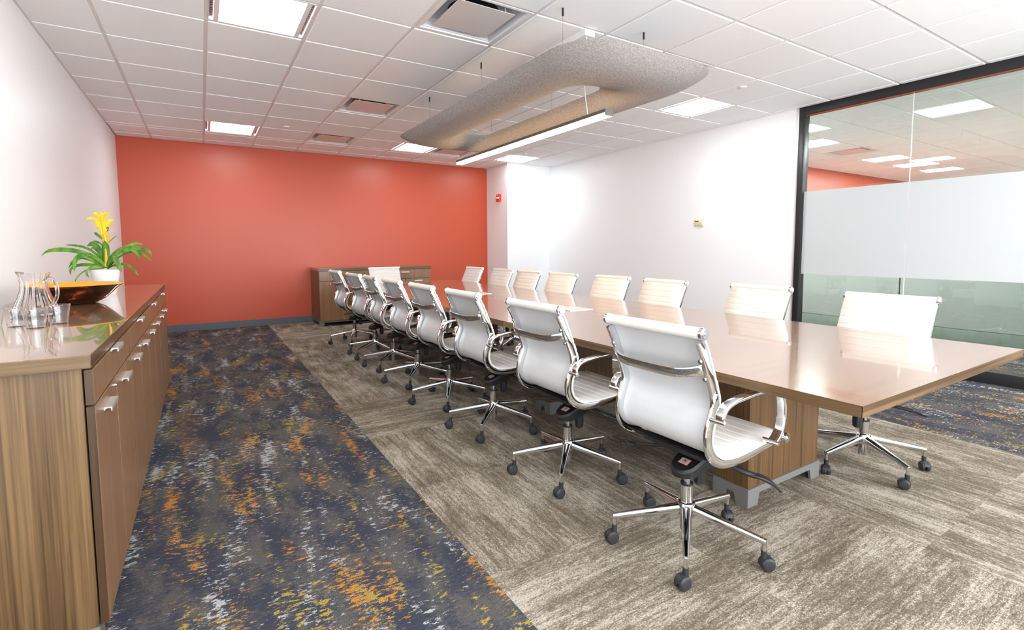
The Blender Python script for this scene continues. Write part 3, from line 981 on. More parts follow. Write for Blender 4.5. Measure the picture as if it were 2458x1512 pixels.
    for (x, y, a, b) in ((0.0045, 0.002, 0.0016, 0.0016), (0.0015, -0.0005, 0.003, 0.0022), (-0.0015, 0.002, 0.0015, 0.003), (-0.001, -0.003, 0.0014, 0.0022)):
        q = [bm.verts.new((0.002 + x + dx * a, y + dy * b, 0.0012)) for dx, dy in ((-1, -1), (1, -1), (1, 1), (-1, 1))]
        bm.faces.new(q).material_index = 2
    for k in range(3):
        q = [bm.verts.new((-0.0115 + k * 0.0013 + dx * 0.0003, dy * (0.013 - 0.003 * k), 0.0010)) for dx, dy in ((-1, -1), (1, -1), (1, 1), (-1, 1))]
        bm.faces.new(q).material_index = 3
    bpy.data.objects.remove(st)
    sk = finish(bm, 'warning_sticker', [M['sticker_white'], M['sticker_red'], M['black'], M['grille']], mech)
    sk.location = (-0.016, 0, zt(-0.038 / 0.94) + 0.001); sk.rotation_euler = (0, -ang, 0)
    bm = bmesh.new()
    add_lathe(bm, [(0.0, 0.222), (0.014, 0.222), (0.021, 0.230), (0.023, 0.250), (0.022, 0.292), (0.016, 0.30), (0.012, 0.345)], n=24, c=(0.078, 0, 0),
              fn=lambda a, z: 1.0 - (0.10 * (math.cos(8 * a) > 0.3) if z < 0.295 else 0))
    finish(bm, 'tension_knob', M['blk_plastic'], t, smooth=30)
    bm = bmesh.new()
    pth = catmull([(0.040, -0.050, 0.372), (0.050, -0.12, 0.366), (0.072, -0.19, 0.350), (0.095, -0.225, 0.340)], 4)
    add_sweep(bm, pth, circ(0.0115, 8), None)
    pth = catmull([(0.085, -0.210, 0.343), (0.110, -0.245, 0.336), (0.137, -0.272, 0.314), (0.155, -0.288, 0.290)], 4)
    add_sweep(bm, pth, rrect(0.034, 0.014, 0.006, 2), None, scale=[0.5 + 0.5 * math.sin(PI * min(1, 0.15 + i / 12)) for i in range(13)])
    finish(bm, 'lever', M['blk_plastic'], t, smooth=40)
    bm = bmesh.new()
    pth = catmull([(0.02, 0.050, 0.362), (0.0, 0.12, 0.358), (-0.03, 0.20, 0.345), (-0.04, 0.235, 0.338)], 4)
    add_sweep(bm, pth, circ(0.0075, 8), None)
    add_lathe(bm, [(0.0, -0.004), (0.019, -0.004), (0.022, 0.0), (0.019, 0.004), (0.0, 0.004)], n=18, c=(-0.046, 0.248, 0.336))
    finish(bm, 'lever', M['blk_plastic'], t, smooth=40)
    # gas lift
    bm = bmesh.new(); add_cyl(bm, (0, 0, 0.235), (0, 0, 0.30), 0.0135, n=20)
    gl = finish(bm, 'gas_lift', M['steel'], t, smooth=40)
    bm = bmesh.new(); add_cyl(bm, (0, 0, 0.243), (0, 0, 0.252), 0.0245, 0.0245, n=24)
    finish(bm, 'collar', M['blk_plastic'], gl, smooth=40)
    bm = bmesh.new(); add_cyl(bm, (0, 0, 0.060), (0, 0, 0.243), 0.0235, n=24)
    finish(bm, 'outer_tube', M['chrome'], gl, smooth=40)
    # swivel base
    bm = bmesh.new(); add_lathe(bm, [(0.024, 0.122), (0.034, 0.122), (0.037, 0.130), (0.037, 0.158), (0.032, 0.172), (0.0245, 0.176)], n=30)
    base = finish(bm, 'swivel_base', M['chrome'], t, smooth=35)
    bm = bmesh.new()
    pth = [Vector((0.022 + 0.268 * k / 8, 0, 0.148 - 0.040 * k / 8)) for k in range(9)]
    add_sweep(bm, pth, rrect(0.034, 0.036, 0.013, 3), Vector((0, 1, 0)), scale=[1.08 - 0.48 * k / 8 for k in range(9)])
    add_cyl(bm, (0.284, 0, 0.112), (0.284, 0, 0.072), 0.0085, n=12)
    leg = finish(bm, 'leg', M['chrome'], base, smooth=35)
    bm = bmesh.new()
    for sg in (-1, 1):
        for r0, a, b in ((0.0255, 0.0035, 0.0215),):
            ring = [(r0 - 0.004, a), (r0, a + 0.003), (r0, b - 0.006), (r0 - 0.006, b), (0.012, b + 0.001), (0.0, b + 0.0015)]
            rr = []
            nn_ = 24
            for (r, off) in ring:
                rr.append([bm.verts.new((r * math.cos(2 * PI * i / nn_), sg * off, 0.0255 + r * math.sin(2 * PI * i / nn_))) for i in range(nn_)])
            for A, B in zip(rr, rr[1:]):
                for i in range(nn_): bm.faces.new((A[i], A[(i + 1) % nn_], B[(i + 1) % nn_], B[i]))
            bm.faces.new(rr[0])
    # hood between the wheels
    hood = [(0.0275 * math.cos(a), 0.0255 + 0.0275 * math.sin(a)) for a in [R_(x) for x in range(-10, 171, 15)]]
    add_prism(bm, hood + [(-0.01, 0.024), (0.01, 0.024)], 'y', -0.0085, 0.0085)
    add_cyl(bm, (0.012, 0, 0.045), (0.012, 0, 0.075), 0.0105, n=12)
    cst = finish(bm, 'caster', M['caster'], base, smooth=35)
    leg.rotation_euler = (0, 0, 0)
    cst.location = (0.284 - 0.012 * math.cos(0.9), -0.012 * math.sin(0.9), 0); cst.rotation_euler = (0, 0, 0.9)
    rr_ = random.Random(3)
    for k in range(1, 5):
        a = 2 * PI * k / 5
        l2 = leg.copy(); COL.objects.link(l2); l2.parent = base; l2.rotation_euler = (0, 0, a)
        c2 = cst.copy(); COL.objects.link(c2); c2.parent = base
        sp = a + rr_.uniform(0, 2 * PI)
        c2.rotation_euler = (0, 0, sp)
        c2.location = (0.284 * math.cos(a) - 0.012 * math.cos(sp), 0.284 * math.sin(a) - 0.012 * math.sin(sp), 0)
    return t

chair0 = make_chair()
collect_kids()
LC = [(-3.34, 0.9, 2), (-2.58, 0.6, 9), (-1.79, -0.3, 10), (-1.10, -0.3, 27), (-0.43, -0.8, 20), (0.23, -3.6, 12), (0.87, 3.2, -5), (1.74, 2.0, 30)]
RC = [(-3.37, 0, 62), (-2.57, -2.5, 20), (-1.77, -1.5, 40), (-1.10, 0.8, 10), (-0.41, 1.0, 55), (0.23, 0, 33), (0.87, 2.0, 12), (1.63, 1.5, 44)]
ords = ['nearest the camera', 'second from the camera', 'third from the camera', 'fourth from the camera', 'fifth from the camera', 'sixth from the camera', 'seventh from the camera', 'farthest down, beside the red wall cabinet']
first = True
def place(x, y, rz, basea, lab, grp):
    global first
    o = chair0 if first else dup(chair0)
    first = False
    o.location = (x, y, 0); o.rotation_euler = (0, 0, rz)
    for ch in list(o.children_recursive if False else [c for c in bpy.data.objects if c.parent == o and c.name.startswith('swivel_base')]):
        ch.rotation_euler = (0, 0, R_(basea))
    tag(o, lab, 'chair', grp)
    return o
RX = [2.91, 2.97, 2.93, 2.98, 2.93, 2.92, 2.95, 2.94]
for k, (y, a, ba) in enumerate(LC):
    place(1.508, y, R_(a), ba, 'white chair seen from behind, aisle side of table, ' + ords[k], 'chairs along the left side of the table')
for k, (y, a, ba) in enumerate(RC):
    o_ = ords[k] if k < 7 else 'farthest down, against the red wall'
    place(RX[k], y, PI + R_(a), ba, 'white ribbed chair facing us across the table, ' + o_, 'chairs along the right side of the table')
place(2.10, 2.16, -PI / 2, 15, 'white ribbed chair at the far head of the table before the cabinet', 'chair at the head of the table')

# ------------------------------------------------------------------ cabinets
def handle_mesh(L):
    bm = bmesh.new()
    # profile in (x out, z): top plate with rounded fillet and front lip
    pr = [(0.0, 0.0), (0.020, 0.0), (0.020, -0.013), (0.0175, -0.013), (0.017, -0.0045), (0.009, -0.0035), (0.004, -0.006), (0.002, -0.010), (0.0, -0.011)]
    add_prism(bm, pr, 'y', -L / 2, L / 2)
    me = bpy.data.meshes.new('handle'); bmesh.ops.recalc_face_normals(bm, faces=bm.faces[:]); bm.to_mesh(me); bm.free(); me.materials.append(M['alu'])
    return me
HM = handle_mesh(0.135)
bm = bmesh.new(); add_cyl(bm, (0, 0, 0), (0.004, 0, 0), 0.008, n=16); add_cyl(bm, (0.004, 0, 0), (0.006, 0, 0), 0.006, n=16)
LOCK = bpy.data.meshes.new('lock'); bmesh.ops.recalc_face_normals(bm, faces=bm.faces[:]); bm.to_mesh(LOCK); bm.free(); LOCK.materials.append(M['chrome'])

def cabinet(loc, rz, Wd, D, H, zg, zbot, lab, grp, hz=(0.845, 0.695)):
    """cabinet unit in local space: front faces +x at x=0, width along y, body toward -x"""
    t = empty('cabinet_unit', loc, rz)
    body = bmesh.new()
    ft = 0.02
    add_box(body, -D, -ft - 0.004, 0.0, 0.018, zbot, H); add_box(body, -D, -ft - 0.004, Wd - 0.018, Wd, zbot, H)
    add_box(body, -D, -D + 0.01, 0.018, Wd - 0.018, zbot, H); add_box(body, -D + 0.01, -ft - 0.004, 0.018, Wd - 0.018, zbot, zbot + 0.018)
    add_box(body, -D + 0.01, -ft - 0.004, 0.018, Wd - 0.018, H - 0.018, H)
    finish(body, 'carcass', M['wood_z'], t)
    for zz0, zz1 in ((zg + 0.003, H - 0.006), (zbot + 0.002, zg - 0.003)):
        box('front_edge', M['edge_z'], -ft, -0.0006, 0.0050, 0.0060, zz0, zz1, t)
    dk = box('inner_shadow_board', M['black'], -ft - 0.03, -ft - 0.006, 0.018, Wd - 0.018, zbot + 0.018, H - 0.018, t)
    g = 0.003
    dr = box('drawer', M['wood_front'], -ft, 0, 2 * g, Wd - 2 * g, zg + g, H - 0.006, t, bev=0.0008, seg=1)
    inst('handle', HM, dr, (0.0, Wd / 2, hz[0]))
    for k, (a, b) in enumerate(((2 * g, Wd / 2 - g), (Wd / 2 + g, Wd - 2 * g))):
        d = box('door', M['wood_front'], -ft, 0, a, b, zbot + 0.002, zg - g, t, bev=0.0008, seg=1)
        inst('handle', HM, d, (0.0, (a + b) / 2, hz[1]))
        if k == 0:
            inst('lock', LOCK, d, (0.0, b - 0.028, zg - 0.028))
    bm = bmesh.new()
    for x0, x1 in ((-D + 0.01, -D + 0.022), (-0.034, -0.022)):
        add_prism(bm, [(0.0, 0), (0.06, 0), (0.075, zbot - 0.03), (Wd - 0.075, zbot - 0.03), (Wd - 0.06, 0), (Wd, 0), (Wd, zbot), (0.0, zbot)], 'x', x0, x1)
    for y0, y1 in ((0.0, 0.012), (Wd - 0.012, Wd)):
        add_prism(bm, [(-D + 0.022, 0), (-D + 0.06, 0), (-D + 0.075, zbot - 0.03), (-0.11, zbot - 0.03), (-0.095, 0), (-0.034, 0), (-0.034, zbot), (-D + 0.022, zbot)], 'y', y0, y1)
    finish(bm, 'metal_base', M['grey_metal'], t)
    tag(t, lab, 'cabinet', grp)
    return t
XF = -0.367
U0, UW = -2.80, 0.825
cl = ['walnut cabinet unit nearest the camera, its end panel in view', 'second walnut cabinet unit from the camera along the left wall',
      'third walnut cabinet unit from the camera along the left wall', 'farthest walnut cabinet unit along the left wall']
for k in range(4):
    cabinet((XF, U0 + k * UW, 0), 0, UW, -XF - XL - 0.004 + XF * 2 if False else (XF - XL - 0.004), 0.848, 0.738, 0.085, cl[k], 'cabinet units along the left wall')
ct = empty('countertop', (XF, U0, 0.889))
tag(ct, 'long glossy walnut countertop along the left white wall', 'countertop')
box('slab', M['wood_y'], XL - XF + 0.002, 0.0, -0.02, 4 * UW + 0.01, -0.038, 0.0, ct, bev=0.001, seg=1)
box('edge_strip', M['edge_y'], -0.002, 0.0012, -0.0195, 4 * UW + 0.0095, -0.0375, -0.0012, ct)
box('edge_strip', M['edge_x'], XL - XF + 0.002, -0.0005, -0.0215, -0.0185, -0.0375, -0.0012, ct)
# far cabinets against the red wall (front faces -y)
FX0, FW, FY = 1.384, 0.901, 3.275
for k in range(2):
    cabinet((FX0 + k * FW, FY, 0), -PI / 2, FW, YB - FY - 0.012, 0.842, 0.688, 0.085,
            ['walnut cabinet unit by the red wall, left of the head chair', 'walnut cabinet unit by the red wall, right of the head chair'][k], 'cabinet units by the red wall', hz=(0.80, 0.655))
# local +y runs to world +x for rz=-90 -> (x,y)->(y,-x)
ct2 = empty('countertop', (FX0, FY, 0.885))
tag(ct2, 'walnut countertop on the cabinets in front of the red wall', 'countertop')
box('slab', M['wood_x2'], -0.004, 2 * FW + 0.004, 0.0, YB - FY - 0.011, -0.042, 0.0, ct2, bev=0.001, seg=1)
box('edge_strip', M['edge_x'], -0.0035, 2 * FW + 0.0035, -0.0012, 0.001, -0.0415, -0.0012, ct2)

# ------------------------------------------------------------------ things on the countertop
ZC = 0.889
# bowl
t = bmesh.new()
po = [(0.0, 0.0), (0.080, 0.0), (0.100, 0.004), (0.130, 0.022), (0.160, 0.052), (0.188, 0.086), (0.212, 0.102)]
pi_ = [(0.210, 0.107), (0.184, 0.092), (0.155, 0.058), (0.125, 0.030), (0.09, 0.012), (0.0, 0.008)]
def sq(a, z):
    k = min(1, z / 0.1) * 0.10
    return 1 + k * (abs(math.cos(2 * a + 0.35)) ** 2 - 0.5) * 0.9
rings = []
n = 64
prof = po + pi_
for r, z in prof:
    rings.append([t.verts.new((r * sq(2 * PI * i / n, z) * math.cos(2 * PI * i / n), r * sq(2 * PI * i / n, z) * math.sin(2 * PI * i / n), z)) for i in range(n)])
for k in range(len(prof) - 1):
    for i in range(n):
        f = t.faces.new((rings[k][i], rings[k][(i + 1) % n], rings[k + 1][(i + 1) % n], rings[k + 1][i]))
        f.material_index = 0 if k < len(po) - 1 else 1
bmesh.ops.remove_doubles(t, verts=t.verts[:], dist=1e-5)
bowl = finish(t, 'decorative_bowl', [M['bowl_out'], M['bowl_in']], smooth=50, loc=(-0.69, -1.03, ZC))
tag(bowl, 'wide dark amber glass bowl with orange rim on the left countertop', 'bowl')

# potted bromeliad
PX, PY = -0.635, -0.39
RV, FV = Vector((0.85, -0.527, 0)), Vector((0.527, 0.85, 0))
DV = Vector((-0.128, 0.992, 0))
pl = empty('potted_bromeliad', (PX, PY, ZC))
tag(pl, 'bromeliad with arching green leaves and yellow flower spike in a white pot', 'plant')
bm = bmesh.new(); add_lathe(bm, [(0.0, 0.0), (0.052, 0.0), (0.054, 0.004), (0.080, 0.160), (0.075, 0.160), (0.070, 0.145), (0.0, 0.145)], n=48)
pot = finish(bm, 'pot', M['pot'], pl, smooth=40)
bm = bmesh.new(); add_cyl(bm, (0, 0, 0.142), (0, 0, 0.149), 0.0705, n=32)
finish(bm, 'soil', M['soil'], pot)
SP = 1 / 362.0
def leaf(name, pts, hw, mt, depth, parent=pl, curl=0.25, both=True):
    """pts in crop pixels of the photo (crop origin 90,500; 0.13228 px per unit), depth at the tip in metres"""
    P = []
    n = len(pts)
    for k, (x, y) in enumerate(pts):
        px, py = 90 + 0.13228 * x, 500 + 0.13228 * y
        d = depth * (k / (n - 1))
        sc = SP * (1 + d * 0.235)
        P.append(RV * ((px - 258) * sc) + DV * d + Vector((0, 0, (705 - py) * sc + d * 0.06)))
    c = catmull(P, 5)
    c, L = resample(c, 22)
    bm = bmesh.new()
    hwm = hw * 0.13228 * SP * 1.12
    rows = []
    for i, p in enumerate(c):
        s = i / (len(c) - 1)
        tt = (c[min(i + 1, len(c) - 1)] - c[max(i - 1, 0)]).normalized()
        view = (FV * 0.93 + Vector((0, 0, -0.37)) * 0.5).normalized()
        sd = tt.cross(view)
        if sd.length < 0.05: sd = tt.cross(Vector((0, 0, 1)))
        sd.normalize()
        nn = sd.cross(tt).normalized()
        w = hwm * (0.55 + 0.45 * min(1, s * 3)) * (1 - max(0, (s - 0.72) / 0.28) ** 2.0) + 0.0004
        rows.append([bm.verts.new(p - sd * w), bm.verts.new(p - sd * w * 0.5 + nn * w * curl * 0.7), bm.verts.new(p + nn * w * curl), bm.verts.new(p + sd * w * 0.5 + nn * w * curl * 0.7), bm.verts.new(p + sd * w)])
    for A, B in zip(rows, rows[1:]):
        for k in range(4): bm.faces.new((A[k], A[k + 1], B[k + 1], B[k]))
    o = finish(bm, name, mt, parent, smooth=60)
    sm = o.modifiers.new('thick', 'SOLIDIFY'); sm.thickness = 0.0012; sm.offset = 0
    return o
LEAVES = [([(1270, 1080), (1170, 930), (980, 830), (700, 740), (420, 720), (230, 745), (130, 820)], 34, -0.12),
          ([(1260, 1050), (1180, 900), (1020, 770), (830, 705), (560, 688)], 17, 0.08),
          ([(1290, 1050), (1250, 900), (1180, 760), (1110, 670), (1060, 650), (960, 700)], 44, 0.03),
          ([(1290, 1060), (1290, 900), (1300, 700), (1285, 575)], 62, -0.03),
          ([(1240, 1080), (1120, 980), (960, 910), (830, 890), (690, 960), (600, 1080)], 24, -0.03),
          ([(1240, 1085), (1100, 1030), (900, 1005), (740, 1020), (640, 1080), (640, 1170)], 25, -0.10),
          ([(1230, 1090), (1000, 1095), (860, 1130), (740, 1230), (680, 1350)], 10, -0.12),
          ([(1230, 1090), (1080, 1040), (960, 1080), (925, 1130), (960, 1200)], 17, -0.15),
          ([(1230, 1080), (1020, 900), (860, 830), (760, 870), (710, 980), (710, 1080)], 40, -0.16),
          ([(1320, 1060), (1380, 900), (1520, 780), (1680, 720), (1850, 670), (1970, 695)], 26, 0.10),
          ([(1330, 1070), (1400, 900), (1560, 760), (1720, 720), (1950, 745), (2090, 800), (2120, 870)], 34, 0.0),
          ([(1330, 1080), (1480, 920), (1640, 820), (1820, 780), (1980, 840), (2120, 945)], 16, -0.05),
          ([(1330, 1070), (1450, 880), (1600, 760), (1780, 740), (1880, 820), (1880, 935)], 22, -0.12),
          ([(1320, 1090), (1420, 1030), (1600, 1000), (1740, 1050), (1860, 1190)], 18, -0.08),
          ([(1290, 1090), (1340, 960), (1430, 880), (1500, 950), (1555, 1090)], 44, -0.18),
          ([(1270, 1060), (1240, 900), (1150, 780), (1080, 740), (1020, 780)], 26, 0.10),
          ([(1340, 640), (1400, 590), (1470, 540), (1525, 520)], 8, 0.05),
          ([(1260, 560), (1200, 510), (1110, 435)], 20, -0.01),
          ([(1250, 680), (1180, 630), (1090, 608)], 14, 0.05)]
for pts, hw, d in LEAVES:
    leaf('leaf', pts, hw, M['leaf'], d)
fl = empty('flower_spike', (0, 0, 0), parent=pl)
bm = bmesh.new()
stem = [RV * ((90 + .13228 * x - 258) * SP) + Vector((0, 0, (705 - (500 + .13228 * y)) * SP)) for x, y in ((1290, 1060), (1310, 800), (1310, 560), (1290, 380), (1262, 200), (1240, 95))]
add_sweep(bm, catmull(stem, 4), circ(0.010, 8), None)
finish(bm, 'stem', M['bract_o'], fl, smooth=60)
BR = [([(1310, 700), (1300, 560), (1310, 450)], 46, 'bract_o', -0.012), ([(1330, 640), (1330, 520), (1350, 420)], 34, 'bract_o', -0.006),
      ([(1300, 560), (1250, 400), (1190, 280), (1130, 240)], 34, 'bract', -0.01), ([(1290, 480), (1340, 330), (1400, 230), (1475, 225)], 30, 'bract', -0.008),
      ([(1280, 400), (1220, 270), (1130, 200), (1040, 195), (985, 215)], 22, 'bract', 0.01), ([(1280, 460), (1230, 400), (1130, 345), (1050, 335)], 8, 'bract_o', 0.02),
      ([(1310, 420), (1380, 350), (1490, 305)], 8, 'bract_o', 0.02), ([(1265, 330), (1270, 220), (1240, 120), (1235, 75)], 44, 'bract', -0.012),
      ([(1250, 250), (1210, 150), (1150, 100), (1105, 88)], 20, 'bract', -0.01), ([(1280, 260), (1320, 160), (1370, 105), (1430, 95)], 20, 'bract', -0.012),
      ([(1260, 240), (1290, 140), (1350, 80)], 16, 'bract', 0.01), ([(1250, 240), (1200, 130), (1160, 85)], 14, 'bract', 0.012),
      ([(1290, 560), (1280, 420), (1260, 320)], 50, 'bract', -0.012), ([(1290, 480), (1310, 350), (1310, 230)], 40, 'bract', -0.014),
      ([(1265, 300), (1240, 200), (1225, 110)], 30, 'bract', -0.02), ([(1275, 300), (1290, 200), (1290, 120)], 26, 'bract', -0.018),
      ([(1300, 430), (1350, 380), (1380, 350)], 28, 'leaf', -0.02)]
for pts, hw, mt, d in BR:
    leaf('bract', pts, hw, M[mt], d, parent=fl)

# glass pitcher
pt = empty('glass_pitcher', (-0.728, -1.610, ZC)); pt.scale = (0.85, 0.85, 1.0)
tag(pt, 'ribbed clear glass pitcher with round handle behind the plastic cups', 'pitcher')
bm = bmesh.new()
ho = [(0.0, 0.0), (0.088, 0.0), (0.096, 0.006), (0.095, 0.020), (0.083, 0.050), (0.066, 0.085), (0.055, 0.120), (0.0535, 0.150), (0.060, 0.175), (0.068, 0.190)]
hi = [(0.0655, 0.190), (0.0575, 0.174), (0.0500, 0.150), (0.0515, 0.120), (0.062, 0.086), (0.078, 0.052), (0.089, 0.024), (0.086, 0.012), (0.0, 0.010)]
def ribs(a, z): return 1 + 0.035 * math.cos(16 * a) * (1 if 0.008 < z < 0.183 else 0.2)
n = 128
rings = []
for k, (r, z) in enumerate(ho + hi):
    ring = []
    for i in range(n):
        a = 2 * PI * i / n
        rr = r * (ribs(a, z) if k < len(ho) else 1 + 0.008 * math.cos(16 * a))
        if z > 0.17:
            sp = max(0, math.cos(a - R_(150))) ** 24
            rr *= 1 + 0.28 * sp * (z - 0.17) / 0.02
        ring.append(bm.verts.new((rr * math.cos(a), rr * math.sin(a), z + (0.006 * max(0, math.cos(a - R_(150))) ** 24 if z > 0.18 else 0))))
    rings.append(ring)
for A, B in zip(rings, rings[1:]):
    for i in range(n): bm.faces.new((A[i], A[(i + 1) % n], B[(i + 1) % n], B[i]))
bmesh.ops.remove_doubles(bm, verts=bm.verts[:], dist=1e-5)
finish(bm, 'body', M['crystal'], pt, smooth=60)
bm = bmesh.new()
hp = catmull([RV * x + Vector((0, 0, z)) for x, z in ((0.052, 0.152), (0.075, 0.168), (0.100, 0.160), (0.117, 0.128), (0.116, 0.090), (0.100, 0.060), (0.080, 0.045))], 6)
add_sweep(bm, hp, rrect(0.018, 0.011, 0.005, 3), None)
finish(bm, 'handle', M['crystal'], pt, smooth=60)
# cups
def make_cup():
    bm = bmesh.new()
    fo = [(0.0, 0.0), (0.0265, 0.0), (0.0275, 0.004), (0.0285, 0.012), (0.0355, 0.064), (0.0370, 0.073), (0.0385, 0.075), (0.0380, 0.077), (0.0362, 0.0745), (0.0345, 0.064), (0.0275, 0.012), (0.0255, 0.004), (0.0, 0.003)]
    n = 80
    rings = [[bm.verts.new((r * (1 + (0.012 * math.cos(40 * a) if (0.001 < z < 0.013 or 0.060 < z < 0.0735) else 0)) * math.cos(a), r * math.sin(a), z)) for a in [2 * PI * i / n for i in range(n)]] for r, z in fo]
    for A, B in zip(rings, rings[1:]):
        for i in range(n): bm.faces.new((A[i], A[(i + 1) % n], B[(i + 1) % n], B[i]))
    bmesh.ops.remove_doubles(bm, verts=bm.verts[:], dist=1e-5)
    return finish(bm, 'plastic_cup', M['cup'], smooth=50)
cup = make_cup()
for k, (x, y, lab) in enumerate(((-0.592, -1.985, 'clear plastic cup rightmost of the cups in front of the bowl'), (-0.640, -2.085, 'clear plastic cup in the middle, directly before the pitcher'),
                                 (-0.712, -1.995, 'clear plastic cup left of the middle one, before the pitcher'), (-0.790, -1.96, 'clear plastic cup leftmost, cut by the left edge of the photo'))):
    o = cup if k == 0 else dup(cup)
    o.location = (x + 0.010, y - 0.006, ZC)
    tag(o, lab, 'cup', 'clear plastic cups on the countertop')

# ------------------------------------------------------------------ wall devices
t = empty('fire_alarm', (XP, 3.44, 2.10)); tag(t, 'red fire alarm strobe on the white column beside the red wall', 'fire alarm')
box('body', M['alarm'], -0.045, 0.0, -0.058, 0.058, -0.065, 0.07, t, bev=0.006)
box('strobe', M['strobe'], -0.070, -0.045, -0.05, 0.05, -0.020, 0.014, t, bev=0.006)
box('speaker_lip', M['alarm'], -0.062, -0.045, -0.04, 0.04, -0.058, -0.034, t, bev=0.005)
box('mark', M['strobe'], -0.0455, -0.044, -0.02, 0.02, 0.045, 0.052, t)
t = empty('thermostat', (XR, -0.225, 1.50)); tag(t, 'small cream thermostat on the long white wall', 'thermostat')
box('body', M['cream'], -0.026, 0.0, -0.068, 0.068, -0.038, 0.044, t, bev=0.004)
box('display', M['lcd'], -0.0275, -0.0255, -0.005, 0.055, 0.014, 0.028, t)
g_ = box('grille', M['grille'], -0.0275, -0.0255, -0.045, 0.058, -0.026, 0.002, t)
bm = bmesh.new()
for k in range(6): add_box(bm, -0.0285, -0.0275, -0.040 + k * 0.017, -0.029 + k * 0.017, -0.023, -0.001)
finish(bm, 'grille_bars', M['cream'], g_)

# ------------------------------------------------------------------ acoustic felt cloud
CX, CY_, CZ0 = 2.245, -1.0, 2.305
cloud = empty('acoustic_cloud', (CX, CY_, CZ0))
tag(cloud, 'large grey felt ceiling cloud with a long open slot, hung over the table', 'acoustic panel')
OW, OL_, ORr = 0.605, 1.53, 0.30
IW, IL, IR = 0.140, 0.90, 0.130
def oval_half(w, l, r, ys, sgn, m):
    """path from (-w, ys) around the end y = sgn*l to (w, ys)"""
    P = [Vector((-w, ys, 0))]
    P.append(Vector((-w, sgn * (l - r), 0)))
    for k in range(1, 16):
        a = PI / 2 * k / 16
        P.append(Vector((-w + r - r * math.cos(a), sgn * (l - r + r * math.sin(a)), 0)))
    P.append(Vector((-w + r, sgn * l, 0))); P.append(Vector((w - r, sgn * l, 0)))
    for k in range(1, 16):
        a = PI / 2 * k / 16
        P.append(Vector((w - r + r * math.sin(a), sgn * (l - r + r * math.cos(a)), 0)))
    P.append(Vector((w, sgn * (l - r), 0))); P.append(Vector((w, ys, 0)))
    return resample(P, m)[0]
def zprof(t):
    """height of the shell from outer rim (t=0) to inner rim (t=1)"""
    return -0.088 * (1 - abs(2 * t - 1) ** 2.4) + 0.012 * (1 - t) * 0
NB = 18
def panel(outer, inner):
    bm = bmesh.new()
    top, bot = [], []
    th = 0.009
    for a, b in zip(outer, inner):
        rt, rb = [], []
        for k in range(NB + 1):
            # denser sampling at the rims
            t_ = 0.5 - 0.5 * math.cos(PI * k / NB)
            p = a.lerp(b, t_)
            z = zprof(t_)
            rb.append(bm.verts.new((p.x, p.y, z)))
            tt_ = 0.5 + (t_ - 0.5) * 0.965
            pp = a.lerp(b, tt_)
            rt.append(bm.verts.new((pp.x, pp.y, z + th * (1 if 0.1 < t_ < 0.9 else 0.6))))
        top.append(rt); bot.append(rb)
    for i in range(len(top) - 1):
        for k in range(NB):
            bm.faces.new((bot[i][k], bot[i][k + 1], bot[i + 1][k + 1], bot[i + 1][k])).material_index = 0
            bm.faces.new((top[i][k], top[i + 1][k], top[i + 1][k + 1], top[i][k + 1])).material_index = 0
        for k in (0, NB):
            bm.faces.new((bot[i][k], bot[i + 1][k], top[i + 1][k], top[i][k])).material_index = 1
    for i in (0, len(top) - 1):
        for k in range(NB):
            bm.faces.new((bot[i][k], top[i][k], top[i][k + 1], bot[i][k + 1])).material_index = 0
    return finish(bm, 'felt_panel', [M['felt'], M['felt_edge']], cloud, smooth=50)
S1, S2 = -0.53, 0.40          # seam positions (local y)
gp = 0.0012
panel(oval_half(OW, OL_, ORr, S1 - gp, -1, 72), oval_half(IW, IL, IR, S1 - gp, -1, 72))
panel(oval_half(OW, OL_, ORr, S2 + gp, 1, 72), oval_half(IW, IL, IR, S2 + gp, 1, 72))
for sg in (-1, 1):
    ys = [S1 + gp + (S2 - S1 - 2 * gp) * k / 12 for k in range(13)]
    panel([Vector((sg * OW, y, 0)) for y in ys], [Vector((sg * IW, y, 0)) for y in ys])
for (x, y) in ((1.92, -1.99), (2.63, -2.0), (1.92, -0.90), (2.63, -0.90), (1.92, 0.19), (2.63, 0.19)):
    bm = bmesh.new(); add_cyl(bm, (x - CX, y - CY_, -0.095), (x - CX, y - CY_, CZ - CZ0 - 0.012), 0.0012, n=6)
    w = finish(bm, 'suspension_wire', M['wire'], cloud)
    bm = bmesh.new(); add_cyl(bm, (x - CX, y - CY_, CZ - CZ0 - 0.06), (x - CX, y - CY_, CZ - CZ0 - 0.012), 0.0062, n=12)
    finish(bm, 'wire_grip', M['black'], w, smooth=40)
bm = bmesh.new()
add_box(bm, -0.012, 0.012, -1.2, 1.2, 0.0, 0.0) if False else None
bm.free()

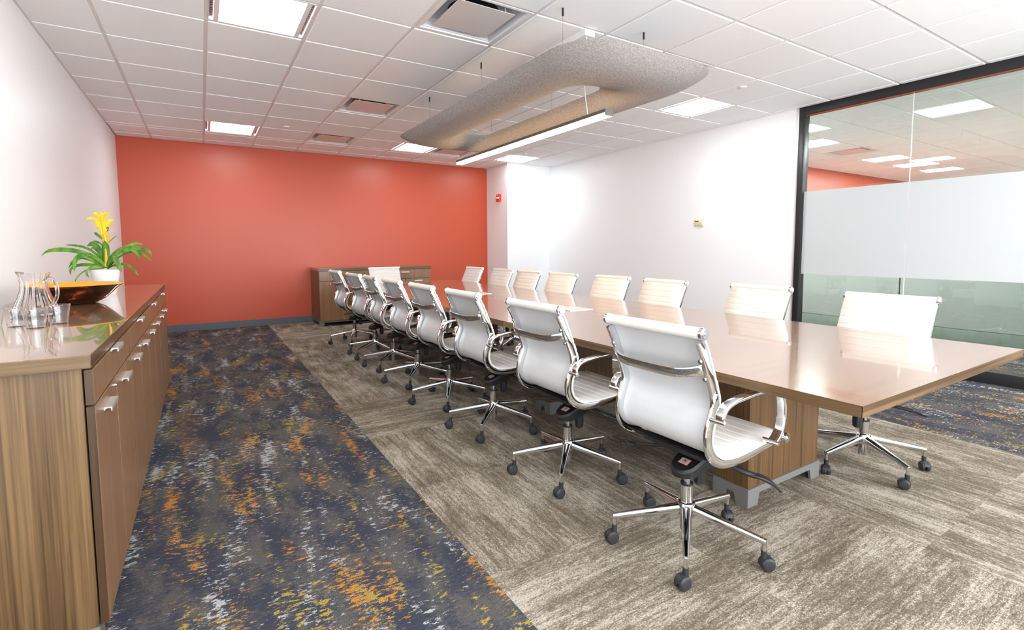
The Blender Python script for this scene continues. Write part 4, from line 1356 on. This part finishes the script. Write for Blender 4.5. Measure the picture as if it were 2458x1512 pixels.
# ------------------------------------------------------------------ linear pendant
bx, y0, y1, z0 = 2.28, -2.03, 0.27, 2.065
pend = empty('linear_pendant', (bx, (y0 + y1) / 2, z0))
tag(pend, 'long slim linear pendant lamp glowing warm white below the felt cloud', 'pendant lamp')
h = (y1 - y0) / 2
bm = bmesh.new()
add_box(bm, -0.036, 0.036, -h, h, 0.019, 0.042)
add_box(bm, -0.036, 0.036, -h - 0.004, -h, 0.0, 0.042); add_box(bm, -0.036, 0.036, h, h + 0.004, 0.0, 0.042)
finish(bm, 'housing', M['bar_body'], pend)
box('diffuser', M['bar_lens'], -0.0345, 0.0345, -h, h, 0.001, 0.0185, pend)
yc = (y0 + y1) / 2
for y in (-1.79, 0.0):
    bm = bmesh.new(); add_cyl(bm, (0, y - yc, 0.042), (0, y - yc, CZ - z0 - 0.01), 0.001, n=6)
    finish(bm, 'suspension_cable', M['wire'], pend)
bm = bmesh.new()
pc = catmull([(0.0, -1.76 - yc, CZ - z0 - 0.05), (0.002, -1.74 - yc, 0.40), (-0.02, -1.80 - yc, 0.27), (-0.035, -1.83 - yc, 0.16), (-0.012, -1.83 - yc, 0.043)], 6)
add_sweep(bm, pc, circ(0.003, 6), None)
finish(bm, 'power_cord', M['cord'], pend, smooth=60)
cn = bmesh.new(); add_box(cn, -0.045, 0.045, -1.833 - yc, -1.10 - yc, CZ - z0 - 0.052, CZ - z0 - 0.007, 0.002, 1)
finish(cn, 'driver_canopy', M['white_metal'], pend, smooth=35)
bm = bmesh.new(); add_cyl(bm, (0, -1.79 - yc, CZ - z0 - 0.075), (0, -1.79 - yc, CZ - z0 - 0.052), 0.008, n=12)
finish(bm, 'cable_grip', M['chrome'], pend, smooth=40)
# small black ceiling grommet with a thin cable
t = empty('cable_grommet', (2.28, 0.02, CZ - 0.01)); tag(t, 'tiny black cable grommet on the ceiling grid beside the felt cloud', 'cable grommet')
bm = bmesh.new(); add_cyl(bm, (0, 0, -0.03), (0, 0, 0.003), 0.010, n=12); finish(bm, 'plug', M['black'], t, smooth=40)
bpy.context.view_layer.update()
